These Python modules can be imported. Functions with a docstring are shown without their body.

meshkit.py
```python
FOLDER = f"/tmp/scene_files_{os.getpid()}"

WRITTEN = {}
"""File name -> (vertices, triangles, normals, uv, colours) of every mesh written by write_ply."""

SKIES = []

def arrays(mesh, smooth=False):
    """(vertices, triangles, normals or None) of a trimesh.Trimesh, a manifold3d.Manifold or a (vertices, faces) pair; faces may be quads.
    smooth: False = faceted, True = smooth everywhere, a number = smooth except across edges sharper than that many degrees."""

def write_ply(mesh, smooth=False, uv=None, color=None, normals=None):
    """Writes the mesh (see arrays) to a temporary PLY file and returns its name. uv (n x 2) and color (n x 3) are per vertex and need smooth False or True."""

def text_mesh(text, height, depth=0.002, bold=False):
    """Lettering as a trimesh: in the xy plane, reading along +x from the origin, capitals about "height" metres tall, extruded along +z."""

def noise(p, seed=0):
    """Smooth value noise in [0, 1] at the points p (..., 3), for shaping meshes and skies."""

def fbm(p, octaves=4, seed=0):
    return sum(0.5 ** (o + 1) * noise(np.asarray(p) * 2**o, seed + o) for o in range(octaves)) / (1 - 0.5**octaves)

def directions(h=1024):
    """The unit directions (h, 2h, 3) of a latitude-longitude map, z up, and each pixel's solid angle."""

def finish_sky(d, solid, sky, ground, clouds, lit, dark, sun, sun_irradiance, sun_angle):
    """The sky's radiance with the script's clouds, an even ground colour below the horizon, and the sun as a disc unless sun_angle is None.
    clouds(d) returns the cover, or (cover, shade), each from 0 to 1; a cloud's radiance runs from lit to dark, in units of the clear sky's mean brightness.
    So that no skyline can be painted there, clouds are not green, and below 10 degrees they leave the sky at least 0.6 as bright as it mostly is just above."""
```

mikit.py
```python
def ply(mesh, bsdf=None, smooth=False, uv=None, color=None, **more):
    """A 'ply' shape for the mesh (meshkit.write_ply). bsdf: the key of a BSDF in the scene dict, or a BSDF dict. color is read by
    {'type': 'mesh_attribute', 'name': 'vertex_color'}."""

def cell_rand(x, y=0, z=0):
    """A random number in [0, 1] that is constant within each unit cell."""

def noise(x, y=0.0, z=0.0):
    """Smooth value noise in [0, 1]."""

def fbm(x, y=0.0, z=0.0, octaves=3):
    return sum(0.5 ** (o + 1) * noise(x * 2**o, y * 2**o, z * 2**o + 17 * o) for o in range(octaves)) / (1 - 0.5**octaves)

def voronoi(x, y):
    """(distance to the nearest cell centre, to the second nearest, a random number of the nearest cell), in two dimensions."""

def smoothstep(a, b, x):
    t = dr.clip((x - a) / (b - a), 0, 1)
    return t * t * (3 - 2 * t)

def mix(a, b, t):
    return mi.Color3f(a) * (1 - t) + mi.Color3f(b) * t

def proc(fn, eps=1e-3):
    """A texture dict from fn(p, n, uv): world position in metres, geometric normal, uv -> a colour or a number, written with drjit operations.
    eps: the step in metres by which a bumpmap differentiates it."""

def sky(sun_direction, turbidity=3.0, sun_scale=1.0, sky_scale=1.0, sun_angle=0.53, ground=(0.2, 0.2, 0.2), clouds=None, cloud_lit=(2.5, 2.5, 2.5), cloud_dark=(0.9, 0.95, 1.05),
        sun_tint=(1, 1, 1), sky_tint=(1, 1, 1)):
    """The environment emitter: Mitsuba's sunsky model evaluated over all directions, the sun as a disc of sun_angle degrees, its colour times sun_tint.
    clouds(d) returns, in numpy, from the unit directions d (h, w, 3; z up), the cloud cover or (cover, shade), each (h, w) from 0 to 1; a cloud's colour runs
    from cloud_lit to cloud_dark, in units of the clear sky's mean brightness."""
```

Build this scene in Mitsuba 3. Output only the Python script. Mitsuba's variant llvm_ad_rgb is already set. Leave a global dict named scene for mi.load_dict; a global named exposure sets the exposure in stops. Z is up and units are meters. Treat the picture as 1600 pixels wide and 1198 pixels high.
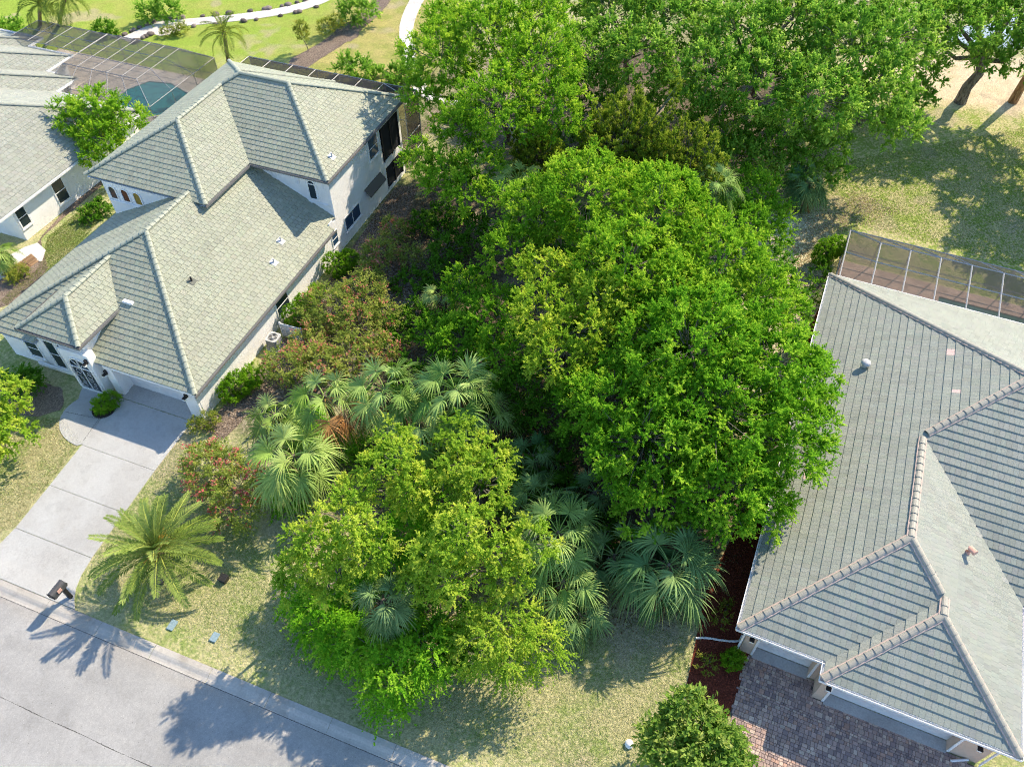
import math, random
import numpy as np, trimesh, mitsuba as mi, drjit as dr
import manifold3d as m3
from shapely.geometry import Polygon, box as _box, Point, LineString, MultiPolygon
from shapely.ops import unary_union
import mikit, meshkit
from mikit import noise, fbm, smoothstep, mix, voronoi, cell_rand

T = mi.ScalarTransform4f
def sbox(u0, u1, v0, v1): return _box(u0, v0, u1, v1)
scene, labels = {}, {}
# ------------------------------------------------------------------ camera, sky, exposure
CAM = (0.0, 0.0, 35.0)
scene['camera'] = {'type': 'perspective', 'fov': 66.38, 'fov_axis': 'x', 'near_clip': 0.5, 'far_clip': 1500.0,
    'to_world': T().look_at(origin=list(CAM), target=[0, math.cos(math.radians(49)), 35 - math.sin(math.radians(49))], up=[0, 0, 1])}
SUN = (0.552, 0.497, 0.669)
scene['sky_light'] = mikit.sky(SUN, turbidity=3.0, sun_angle=0.6, sun_scale=1.0, sky_scale=1.6, sun_tint=(0.95, 1.0, 1.06))
exposure = 2.45

# ------------------------------------------------------------------ naming helpers
def key_for(name):
    if name not in labels and name not in scene and name not in USED:
        USED.add(name); return name
    n = COUNT.get(name, 1)
    while f'{name}_{n:03d}' in USED: n += 1
    COUNT[name] = n + 1
    k = f'{name}_{n:03d}'; USED.add(k); return k
USED, COUNT = set(), {}

def thing(name, label, cat, group=None):
    k = key_for(name)
    labels[k] = {'label': label, 'category': cat}
    if group: labels[k]['group'] = group
    return k

def part(parent, name, mesh, mat, smooth=False, color=None, label=None, kind=None, **kw):
    k = key_for(f'{parent}__{name}') if parent else key_for(name)
    if color is not None:
        v = mesh[0] if isinstance(mesh, tuple) else mesh.vertices
        c = np.asarray(color, float)
        if c.ndim == 1: c = np.tile(c, (len(v), 1))
        scene[k] = mikit.ply(mesh, mat, smooth=smooth, color=c, **kw)
    else:
        scene[k] = mikit.ply(mesh, mat, smooth=smooth, **kw)
    d = {}
    if label: d['label'] = label
    if kind: d['kind'] = kind
    if d: labels[k] = d
    return k

def struct(name, mesh, mat, label=None, cat=None, smooth=False, kind='structure', color=None):
    k = part(None, name, mesh, mat, smooth, color)
    labels[k] = {'kind': kind}
    if label: labels[k]['label'] = label
    if cat: labels[k]['category'] = cat
    return k

# ------------------------------------------------------------------ mesh helpers
class MB:
    def __init__(s): s.v, s.f, s.c, s.n = [], [], [], 0
    def add(s, v, f, c=None):
        v = np.asarray(v, float).reshape(-1, 3); f = np.asarray(f, int)
        if f.shape[1] == 4: f = np.vstack([f[:, [0, 1, 2]], f[:, [0, 2, 3]]])
        s.v.append(v); s.f.append(f + s.n); s.n += len(v)
        if c is not None:
            c = np.asarray(c, float); s.c.append(np.tile(c, (len(v), 1)) if c.ndim == 1 else c)
        return s
    def mesh(s): return (np.vstack(s.v), np.vstack(s.f)) if s.n else None
    def col(s): return np.vstack(s.c)

BOXF = np.array([[0, 3, 2, 1], [4, 5, 6, 7], [0, 1, 5, 4], [1, 2, 6, 5], [2, 3, 7, 6], [3, 0, 4, 7]])
class Frame:
    """local axes: u along the street, v away from it, w up"""
    def __init__(s, deg):
        a = math.radians(deg); s.R = np.array([[math.cos(a), -math.sin(a), 0], [math.sin(a), math.cos(a), 0], [0, 0, 1]])
    def __call__(s, p): return np.asarray(p, float) @ s.R.T
    def box(s, u0, u1, v0, v1, z0, z1):
        p = np.array([[u0, v0, z0], [u1, v0, z0], [u1, v1, z0], [u0, v1, z0], [u0, v0, z1], [u1, v0, z1], [u1, v1, z1], [u0, v1, z1]], float)
        return s(p), BOXF
LF, RF = Frame(-20.8), Frame(-23.7)

def bevel_box(fr, u0, u1, v0, v1, z0, z1, b=0.01):
    m = m3.Manifold.cube([u1 - u0 - 2 * b, v1 - v0 - 2 * b, z1 - z0 - 2 * b]).translate([u0 + b, v0 + b, z0 + b])
    pts = np.array([[x, y, z] for x in (u0, u1) for y in (v0, v1) for z in (z0, z1)], float)
    c = pts.mean(0); out = []
    for k in range(3):
        q = pts.copy(); sg = np.sign(q - c)
        for j in range(3):
            if j != k: q[:, j] -= sg[:, j] * b
        out.append(q)
    h = m3.Manifold.hull_points(np.vstack(out)).to_mesh()
    return fr(h.vert_properties[:, :3]), np.asarray(h.tri_verts)

def tube(points, radii, sides=6):
    p = np.asarray(points, float); r = np.broadcast_to(radii, (len(p),)).astype(float)
    d = np.gradient(p, axis=0); d /= np.linalg.norm(d, axis=1, keepdims=True) + 1e-9
    ref = np.where(np.abs(d[:, 2:3]) > 0.9, [1.0, 0, 0], [0, 0, 1.0])
    a = np.cross(d, ref); a /= np.linalg.norm(a, axis=1, keepdims=True) + 1e-9
    b = np.cross(d, a); t = np.arange(sides) * 2 * np.pi / sides
    v = p[:, None] + r[:, None, None] * (np.cos(t)[None, :, None] * a[:, None] + np.sin(t)[None, :, None] * b[:, None])
    i, j = np.meshgrid(np.arange(len(p) - 1), np.arange(sides), indexing='ij')
    q = np.stack([i * sides + j, (i + 1) * sides + j, (i + 1) * sides + (j + 1) % sides, i * sides + (j + 1) % sides], -1).reshape(-1, 4)
    f = np.vstack([q[:, [0, 1, 2]], q[:, [0, 2, 3]]])
    n = len(v.reshape(-1, 3))
    v = np.vstack([v.reshape(-1, 3), p[0], p[-1]])
    k = np.arange(sides); e = (len(p) - 1) * sides
    f = np.vstack([f, np.stack([np.full(sides, n), k, (k + 1) % sides], 1), np.stack([np.full(sides, n + 1), e + (k + 1) % sides, e + k], 1)])
    return v, f

def revolve(profile, center, seg=20):
    pr = np.asarray(profile, float); t = np.arange(seg) * 2 * np.pi / seg
    v = np.stack([np.outer(pr[:, 0], np.cos(t)), np.outer(pr[:, 0], np.sin(t)), np.repeat(pr[:, 1:2], seg, 1)], -1)
    i, j = np.meshgrid(np.arange(len(pr) - 1), np.arange(seg), indexing='ij')
    q = np.stack([i * seg + j, i * seg + (j + 1) % seg, (i + 1) * seg + (j + 1) % seg, (i + 1) * seg + j], -1).reshape(-1, 4)
    return v.reshape(-1, 3) + np.asarray(center, float), np.vstack([q[:, [0, 1, 2]], q[:, [0, 2, 3]]])

def poly_sheet(poly, z, res=None, zf=None):
    """triangulated flat sheet of a shapely polygon"""
    polys = list(poly.geoms) if hasattr(poly, 'geoms') else [poly]
    mb = MB()
    for p in polys:
        if p.area < 1e-4: continue
        v, f = trimesh.creation.triangulate_polygon(p, engine='earcut')
        mb.add(np.c_[v, np.full(len(v), z)], f)
    return mb.mesh()

def poly_slab(poly, z0, z1):
    polys = list(poly.geoms) if hasattr(poly, 'geoms') else [poly]
    mb = MB()
    for p in polys:
        if p.area < 1e-4: continue
        m = trimesh.creation.extrude_polygon(p, z1 - z0, engine='earcut'); mb.add(m.vertices + [0, 0, z0], m.faces)
    return mb.mesh()

def spline(pts, n=12):
    p = np.asarray(pts, float); p = np.vstack([2 * p[0] - p[1], p, 2 * p[-1] - p[-2]]); out = []
    for i in range(1, len(p) - 2):
        for t in np.linspace(0, 1, n, endpoint=False):
            a, b, c, d = p[i - 1], p[i], p[i + 1], p[i + 2]
            out.append(0.5 * (2 * b + (c - a) * t + (2 * a - 5 * b + 4 * c - d) * t * t + (3 * b - a - 3 * c + d) * t ** 3))
    out.append(p[-2]); return np.array(out)

def wobble(pts, amp, seed, step=0.4):
    """polygon with an uneven outline"""
    ring = LineString(list(pts) + [pts[0]]); n = max(12, int(ring.length / step)); rng = np.random.default_rng(seed)
    q = np.array([ring.interpolate(i / n, normalized=True).coords[0] for i in range(n)])
    q += amp * (meshkit.fbm(np.c_[q * 0.9, np.full(n, seed)], 3)[:, None] - 0.5) * 2 * (q - q.mean(0)) / np.linalg.norm(q - q.mean(0), axis=1, keepdims=True)
    return Polygon(q).buffer(0)

# ------------------------------------------------------------------ materials
def mat(name, color, rough=0.7, spec=0.3, bump=None, two=True, **kw):
    d = {'type': 'principled', 'base_color': color if isinstance(color, dict) else {'type': 'rgb', 'value': list(color)}, 'roughness': rough, 'specular': spec, **kw}
    if bump: d = {'type': 'bumpmap', 'tex': bump[0], 'scale': bump[1], 'bsdf': d}
    scene[name] = {'type': 'twosided', 'bsdf': d} if two else d
    return name
VC = {'type': 'mesh_attribute', 'name': 'vertex_color'}
def P(fn, eps=0.01): return mikit.proc(fn, eps)

def concrete_fn(base, stain, k=1.0):
    def fn(p, n, uv):
        a = fbm(p.x * 0.5, p.y * 0.5, 3.1, octaves=4); g = noise(p.x * 22 * k, p.y * 22 * k, p.z * 22); h = fbm(p.x * 4, p.y * 4, 1.0, octaves=3)
        c = mix(base, stain, smoothstep(0.45, 0.8, a) * 0.75 + smoothstep(0.55, 0.8, h) * 0.25)
        sp = smoothstep(0.68, 0.8, fbm(p.x * 1.7, p.y * 1.7, 6.0, octaves=3)); c = c * (1 - 0.08 * sp)
        return c * (0.9 + 0.2 * g)
    return fn
mat('concrete', P(concrete_fn((0.43, 0.43, 0.415), (0.35, 0.34, 0.32))), 0.85, 0.2)
mat('concrete_path', P(concrete_fn((0.60, 0.56, 0.52), (0.46, 0.42, 0.38))), 0.85, 0.2)
mat('kerb_concrete', P(concrete_fn((0.46, 0.43, 0.385), (0.30, 0.265, 0.22))), 0.85, 0.2)
def asphalt_fn(p, n, uv):
    a = fbm(p.x * 0.35, p.y * 0.35, 0.0, octaves=4); g = noise(p.x * 30, p.y * 30); h = noise(p.x * 11, p.y * 11, 5.0)
    c = mix((0.36, 0.352, 0.336), (0.30, 0.293, 0.28), smoothstep(0.3, 0.75, a))
    t_ = math.radians(20.8); w = p.x * math.sin(t_) + p.y * math.cos(t_); u_ = p.x * math.cos(t_) - p.y * math.sin(t_)
    wear = smoothstep(0.5, 0.0, dr.abs(w - 5.6)) + smoothstep(0.5, 0.0, dr.abs(w - 4.2)) + smoothstep(0.5, 0.0, dr.abs(w - 2.2))
    c = c * (1 - 0.07 * wear * noise(u_ * 0.4, w * 2.0)) * (1 - 0.09 * smoothstep(0.62, 0.75, fbm(u_ * 0.9, w * 1.4, 4.0, octaves=4)))
    dirt = smoothstep(0.9, 0.0, 7.1 - w) * noise(u_ * 0.7, w * 3.0); c = mix(c, (0.34, 0.29, 0.23), dirt * 0.45)
    c = c * (0.84 + 0.2 * g + 0.12 * h)
    # pale aggregate specks and a few darker tar drops
    sp = voronoi(p.x * 6, p.y * 6)
    return mix(mix(c, (0.48, 0.47, 0.45), smoothstep(0.1, 0.04, sp[0]) * smoothstep(0.6, 0.9, sp[2])), (0.12, 0.12, 0.12), smoothstep(0.1, 0.05, sp[0]) * smoothstep(0.1, 0.03, sp[2]))
mat('asphalt', P(asphalt_fn), 0.9, 0.2)
mat('joint', (0.10, 0.095, 0.09), 0.9)

def stucco_fn(c0, c1):
    def fn(p, n, uv):
        a = fbm(p.x * 0.7, p.y * 0.7, p.z * 0.7, octaves=3); g = noise(p.x * 25, p.y * 25, p.z * 25)
        streak = fbm(p.x * 3, p.y * 3, p.z * 0.25, octaves=3)
        return mix(c0, c1, smoothstep(0.35, 0.8, a) * 0.5 + smoothstep(0.55, 0.8, streak) * 0.4) * (0.95 + 0.1 * g)
    return fn
mat('stucco_white', P(stucco_fn((0.81, 0.80, 0.785), (0.72, 0.70, 0.67))), 0.85, 0.2)
mat('stucco_beige', P(stucco_fn((0.56, 0.43, 0.33), (0.48, 0.37, 0.28))), 0.85, 0.2)
mat('white_paint', (0.76, 0.76, 0.75), 0.45)
mat('white_door', (0.66, 0.65, 0.645), 0.5)
mat('grey_metal', (0.30, 0.30, 0.31), 0.4)
mat('gutter_bronze', (0.17, 0.165, 0.16), 0.45)
mat('white_metal', (0.55, 0.54, 0.54), 0.4)
mat('dark_metal', (0.025, 0.024, 0.025), 0.5)
mat('frame_metal', (0.42, 0.415, 0.405), 0.5)
mat('cage_grey', (0.25, 0.25, 0.26), 0.55)
mat('mortar', (0.52, 0.40, 0.345), 0.9)
mat('bronze_metal', (0.09, 0.08, 0.075), 0.5)
mat('glass', (0.02, 0.035, 0.045), 0.06, 0.6)
mat('glass_blue', (0.02, 0.06, 0.12), 0.05, 0.7)
mat('dark_void', (0.015, 0.015, 0.016), 0.9)
mat('lamp_glass', (0.75, 0.75, 0.72), 0.3)
mat('tile', VC, 0.55, 0.38)
mat('stone', VC, 0.85, 0.2)
mat('ac_metal', (0.52, 0.53, 0.53), 0.45)
mat('box_green', (0.23, 0.32, 0.36), 0.5)
mat('pink_clay', (0.62, 0.36, 0.28), 0.8)
def mulch_fn(c0, c1):
    def fn(p, n, uv):
        v = voronoi(p.x * 16, p.y * 16); g = noise(p.x * 45, p.y * 45); a = fbm(p.x * 0.8, p.y * 0.8, octaves=3)
        return mix(c0, c1, v[2] * 0.7 + 0.3 * g) * (0.6 + 0.5 * smoothstep(0.02, 0.25, v[1] - v[0])) * (0.75 + 0.5 * a)
    return fn
mat('mulch_red', P(mulch_fn((0.20, 0.052, 0.03), (0.10, 0.03, 0.02))), 0.95, 0.1)
mat('mulch_grey', P(mulch_fn((0.30, 0.235, 0.185), (0.10, 0.075, 0.06))), 0.95, 0.1)
mat('wood_chip', VC, 0.95, 0.1)
mat('water', {'type': 'rgb', 'value': [0.03, 0.24, 0.25]}, 0.05, 0.5)
mat('pool_plaster', (0.14, 0.36, 0.36), 0.7)
mat('lake', (0.30, 0.36, 0.42), 0.15, 0.5)
mat('paver', VC, 0.85, 0.2)
def bark_fn(c0, c1):
    def fn(p, n, uv):
        a = fbm(p.x * 9, p.y * 9, p.z * 2.2, octaves=4)
        return mix(c0, c1, smoothstep(0.3, 0.7, a))
    return fn
mat('bark', P(bark_fn((0.22, 0.20, 0.175), (0.085, 0.07, 0.06))), 0.9, 0.15)
mat('bark_orange', P(bark_fn((0.36, 0.22, 0.11), (0.18, 0.10, 0.05))), 0.9, 0.15)
mat('palm_bark', P(bark_fn((0.25, 0.20, 0.15), (0.09, 0.07, 0.05))), 0.9, 0.15)
mat('twig', (0.15, 0.135, 0.115), 0.9, 0.1)
scene['leaf'] = {'type': 'principledthin', 'base_color': VC, 'roughness': 0.36, 'diff_trans': 1.05, 'spec_trans': 0.0, 'eta': 1.4}
scene['palm_leaf'] = {'type': 'principledthin', 'base_color': VC, 'roughness': 0.40, 'diff_trans': 0.7, 'spec_trans': 0.0, 'eta': 1.45}
scene['grass_blade'] = {'type': 'principledthin', 'base_color': VC, 'roughness': 0.6, 'diff_trans': 0.7, 'spec_trans': 0.0, 'eta': 1.3}
scene['screen_mesh'] = {'type': 'mask', 'opacity': 0.50, 'bsdf': {'type': 'twosided', 'bsdf': {'type': 'diffuse', 'reflectance': {'type': 'rgb', 'value': [0.075, 0.08, 0.075]}}}}
scene['screen_light'] = {'type': 'mask', 'opacity': 0.46, 'bsdf': {'type': 'twosided', 'bsdf': {'type': 'diffuse', 'reflectance': {'type': 'rgb', 'value': [0.085, 0.09, 0.095]}}}}
scene['screen_dark'] = {'type': 'mask', 'opacity': 0.66, 'bsdf': {'type': 'twosided', 'bsdf': {'type': 'diffuse', 'reflectance': {'type': 'rgb', 'value': [0.045, 0.045, 0.05]}}}}
mat('stained_red', (0.10, 0.03, 0.02), 0.15, 0.5); mat('stained_gold', (0.30, 0.19, 0.03), 0.15, 0.5)
mat('awning_grey', (0.11, 0.10, 0.09), 0.7); mat('tile_dark', (0.14, 0.145, 0.12), 0.7); mat('water_teal', (0.025, 0.11, 0.10), 0.08, 0.5)
mat('mailbox_grey', (0.07, 0.07, 0.072), 0.4, 0.4); mat('white_slab', (0.62, 0.60, 0.57), 0.8)
# ------------------------------------------------------------------ the ground
def ell(p, cx, cy, rx, ry, deg=0.0, rough=0.5):
    a = math.radians(deg); c, s = math.cos(a), math.sin(a)
    x, y = p.x - cx, p.y - cy
    d = dr.sqrt(dr.square((x * c + y * s) / rx) + dr.square((-x * s + y * c) / ry))
    return 1 - smoothstep(0.75, 1.2, d + rough * (fbm(p.x * 0.55, p.y * 0.55, cx, octaves=3) - 0.5))

def ground_fn(p, n, uv):
    big = fbm(p.x * 0.16, p.y * 0.16, 0.0, octaves=3); mid = fbm(p.x * 0.8, p.y * 0.8, 2.0, octaves=3)
    fine = noise(p.x * 9, p.y * 9); grain = noise(p.x * 26, p.y * 26)
    straw, green, lush, soil = (0.36, 0.335, 0.18), (0.20, 0.265, 0.075), (0.215, 0.30, 0.045), (0.085, 0.072, 0.05)
    litter, sand = (0.50, 0.43, 0.29), (0.56, 0.45, 0.31)
    dry = smoothstep(0.25, 0.7, 0.45 * mid + 0.3 * big + 0.3 * fine)
    c = mix(green, straw, dry)
    back = ell(p, -45.0, 90.0, 50.0, 27.0, 0) # watered lawn behind the houses
    c = mix(c, mix(lush, (0.29, 0.31, 0.075), smoothstep(0.35, 0.75, 0.5 * mid + 0.5 * big)), back)
    tan = ell(p, -12.0, 76.0, 7.5, 20.0, -10)
    c = mix(c, mix((0.34, 0.30, 0.11), (0.25, 0.26, 0.07), smoothstep(0.3, 0.7, mid)), tan)
    side = ell(p, -35.0, 32.0, 3.0, 18.0, 18)
    c = mix(c, mix((0.20, 0.245, 0.05), (0.30, 0.27, 0.10), dry * 0.6), side)
    right = ell(p, 27.0, 50.0, 22.0, 20.0, 0)
    c = mix(c, mix((0.22, 0.28, 0.06), (0.38, 0.345, 0.17), smoothstep(0.35, 0.6, 0.5 * mid + 0.5 * fine)), right)
    lit = ell(p, 15.5, 39.0, 5.0, 12.0, -25)
    c = mix(c, mix((0.56, 0.49, 0.34), (0.68, 0.60, 0.43), smoothstep(0.4, 0.65, fine)), lit * 0.85)
    sandy = ell(p, 44.0, 66.0, 14.0, 5.5, -8)
    c = mix(c, mix(sand, (0.42, 0.34, 0.19), smoothstep(0.5, 0.8, mid) * 0.6), sandy)
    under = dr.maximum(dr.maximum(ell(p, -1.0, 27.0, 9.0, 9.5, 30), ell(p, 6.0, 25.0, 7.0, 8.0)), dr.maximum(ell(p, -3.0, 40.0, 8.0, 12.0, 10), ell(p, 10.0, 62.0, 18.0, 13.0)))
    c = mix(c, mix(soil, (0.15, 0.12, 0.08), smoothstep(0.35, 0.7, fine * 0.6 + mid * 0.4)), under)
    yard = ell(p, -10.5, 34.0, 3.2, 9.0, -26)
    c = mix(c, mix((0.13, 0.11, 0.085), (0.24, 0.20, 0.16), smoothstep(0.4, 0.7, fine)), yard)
    bare = smoothstep(0.66, 0.78, fbm(p.x * 0.33, p.y * 0.33, 9.0, octaves=3))
    c = mix(c, (0.36, 0.29, 0.21), bare * 0.55)
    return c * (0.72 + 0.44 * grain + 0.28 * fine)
def ground_h(p, n, uv): return noise(p.x * 14, p.y * 14) + 0.6 * noise(p.x * 30, p.y * 30)
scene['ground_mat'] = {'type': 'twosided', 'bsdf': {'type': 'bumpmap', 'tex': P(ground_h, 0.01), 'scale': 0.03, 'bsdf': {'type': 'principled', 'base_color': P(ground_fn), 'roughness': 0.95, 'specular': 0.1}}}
g = 400.0
struct('ground', (np.array([[-g, -g, 0], [g, -g, 0], [g, g, 0], [-g, g, 0]]), np.array([[0, 1, 2], [0, 2, 3]])), 'ground_mat')

# ---- street: the carriageway lies 0.13 m below the verge, a rolled kerb climbs between them
KV = 7.79   # back edge of the kerb, v in the street's frame
def lsheet(u0, u1, v0, v1, z): return LF(np.array([[u0, v0, z], [u1, v0, z], [u1, v1, z], [u0, v1, z]])), np.array([[0, 1, 2, 3]])
struct('road', (lambda m: (m[0], np.array([[0, 1, 2], [0, 2, 3]])))(lsheet(-90, 60, -12.0, 7.12, 0.006)), 'asphalt')
kp = np.array([[7.10, 0.012], [7.22, 0.014], [7.32, 0.03], [7.44, 0.085], [7.54, 0.115], [7.79, 0.12], [7.80, -0.05]])
us = np.arange(-60.0, 30.0, 3.05)
kerb_parent = 'kerb'; USED.add('kerb'); labels['kerb'] = {'kind': 'structure', 'label': 'pale rolled concrete kerb along the street'}
for a in us:
    b = a + 3.035
    v = np.array([[u, q[0], q[1]] for u in (a, b) for q in kp]); n = len(kp)
    f = [[i, i + 1, n + i + 1, n + i] for i in range(n - 1)]
    f = np.array(f)[:, ::-1]
    part('kerb', 'kerb_section', (LF(v), np.vstack([f[:, [0, 1, 2]], f[:, [0, 2, 3]]])), 'kerb_concrete')
mb = MB()
for a in np.arange(-60, 30, 0.35):
    w = 0.012 + 0.006 * math.sin(a * 3.1); o = 0.012 * math.sin(a * 1.7)
    mb.add(*lsheet(a, a + 0.35, 3.39 + o - w, 3.39 + o + w, 0.0105))
part('road', 'centre_joint', mb.mesh(), 'joint')
part('road', 'gutter_joint', (lambda m: (m[0], np.array([[0, 1, 2], [0, 2, 3]])))(lsheet(-60, 30, 7.085, 7.11, 0.0125)), 'joint')
# verge behind the kerb: a low bank of soil that meets the kerb's top
v = np.array([[u, q[0], q[1]] for u in (-60, 30) for q in ((7.795, 0.10), (8.6, 0.03), (9.4, 0.004))]); 
f = np.array([[0, 3, 4, 1], [1, 4, 5, 2]])
struct('verge', (LF(v), np.vstack([f[:, [0, 1, 2]], f[:, [0, 2, 3]]])), 'ground_mat')

# ---- left driveway: concrete slabs with open joints
drive = key_for('concrete_driveway'); labels[drive] = {'kind': 'structure', 'label': 'pale concrete driveway running from the street to the left house garage'}
ul, ur = lambda v: -31.03 - 0.085 * (v - 10.31), lambda v: -26.21 - 0.073 * (v - 10.31)
def slab(pts, z0=-0.05, z1=0.03):
    poly = Polygon(pts).buffer(-0.012, join_style=2); m = poly_slab(poly, z0, z1); return LF(m[0]), m[1]
vs = [7.82, 10.31, 13.0, 15.75]
mb = MB()   # the slab by the street climbs to the kerb
vv = []
for v_, z_, fl in ((7.815, 0.145, 1.0), (8.2, 0.11, 0.62), (8.7, 0.066, 0.3), (9.4, 0.04, 0.08), (10.295, 0.03, 0.0)):
    vv += [[ul(v_) - fl * 1.3, v_, z_], [ur(v_) + fl, v_, z_], [ul(v_) - fl * 1.3, v_, -0.05], [ur(v_) + fl, v_, -0.05]]
ff = [x for k in range(4) for x in ([4 * k, 4 * k + 1, 4 * k + 5, 4 * k + 4], [4 * k + 2, 4 * k, 4 * k + 4, 4 * k + 6], [4 * k + 1, 4 * k + 3, 4 * k + 7, 4 * k + 5])] + [[2, 3, 1, 0], [16, 17, 19, 18]]
mb.add(LF(np.array(vv)), ff); part(drive, 'slab', mb.mesh(), 'concrete')
for a, b in zip(vs[1:-1], vs[2:]):
    fl = 0
    part(drive, 'slab', slab([(ul(a) - fl * 1.3, a), (ur(a) + fl, a), (ur(b), b), (ul(b), b)], -0.05, 0.03), 'concrete')
part(drive, 'slab', slab([(ul(15.75), 15.75), (ur(15.75), 15.75), (-26.75, 19.3), (-31.75, 19.3), (-31.75, 17.6)]), 'concrete')
part(drive, 'slab', slab([(-31.75, 19.32), (-26.95, 19.32), (-26.95, 20.5), (-31.75, 20.5)], -0.05, 0.045), 'concrete')
arc = [(-31.7 - 2.45 * math.sin(t) * 1.0, 17.2 + 2.0 * -math.cos(t) + 0.4) for t in np.linspace(0.0, math.pi * 0.62, 14)]
part(drive, 'slab', slab([(-31.45, 15.85)] + arc + [(-34.4, 19.15), (-32.1, 19.15), (-31.80, 17.7)]), 'concrete')
mb = MB()
for a, b in [((-34.0, 17.3), (-32.0, 17.55)), ((-31.6, 16.0), (-32.1, 19.0))]:
    d = np.array(b) - a; nn = np.array([-d[1], d[0]]) / np.hypot(*d) * 0.012; z = 0.034
    q = np.array([[*(np.array(a) - nn), z], [*(np.array(b) - nn), z], [*(np.array(b) + nn), z], [*(np.array(a) + nn), z]]); mb.add(LF(q), [[0, 1, 2, 3]])
part(drive, 'tooled_joint', mb.mesh(), 'joint')

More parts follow.
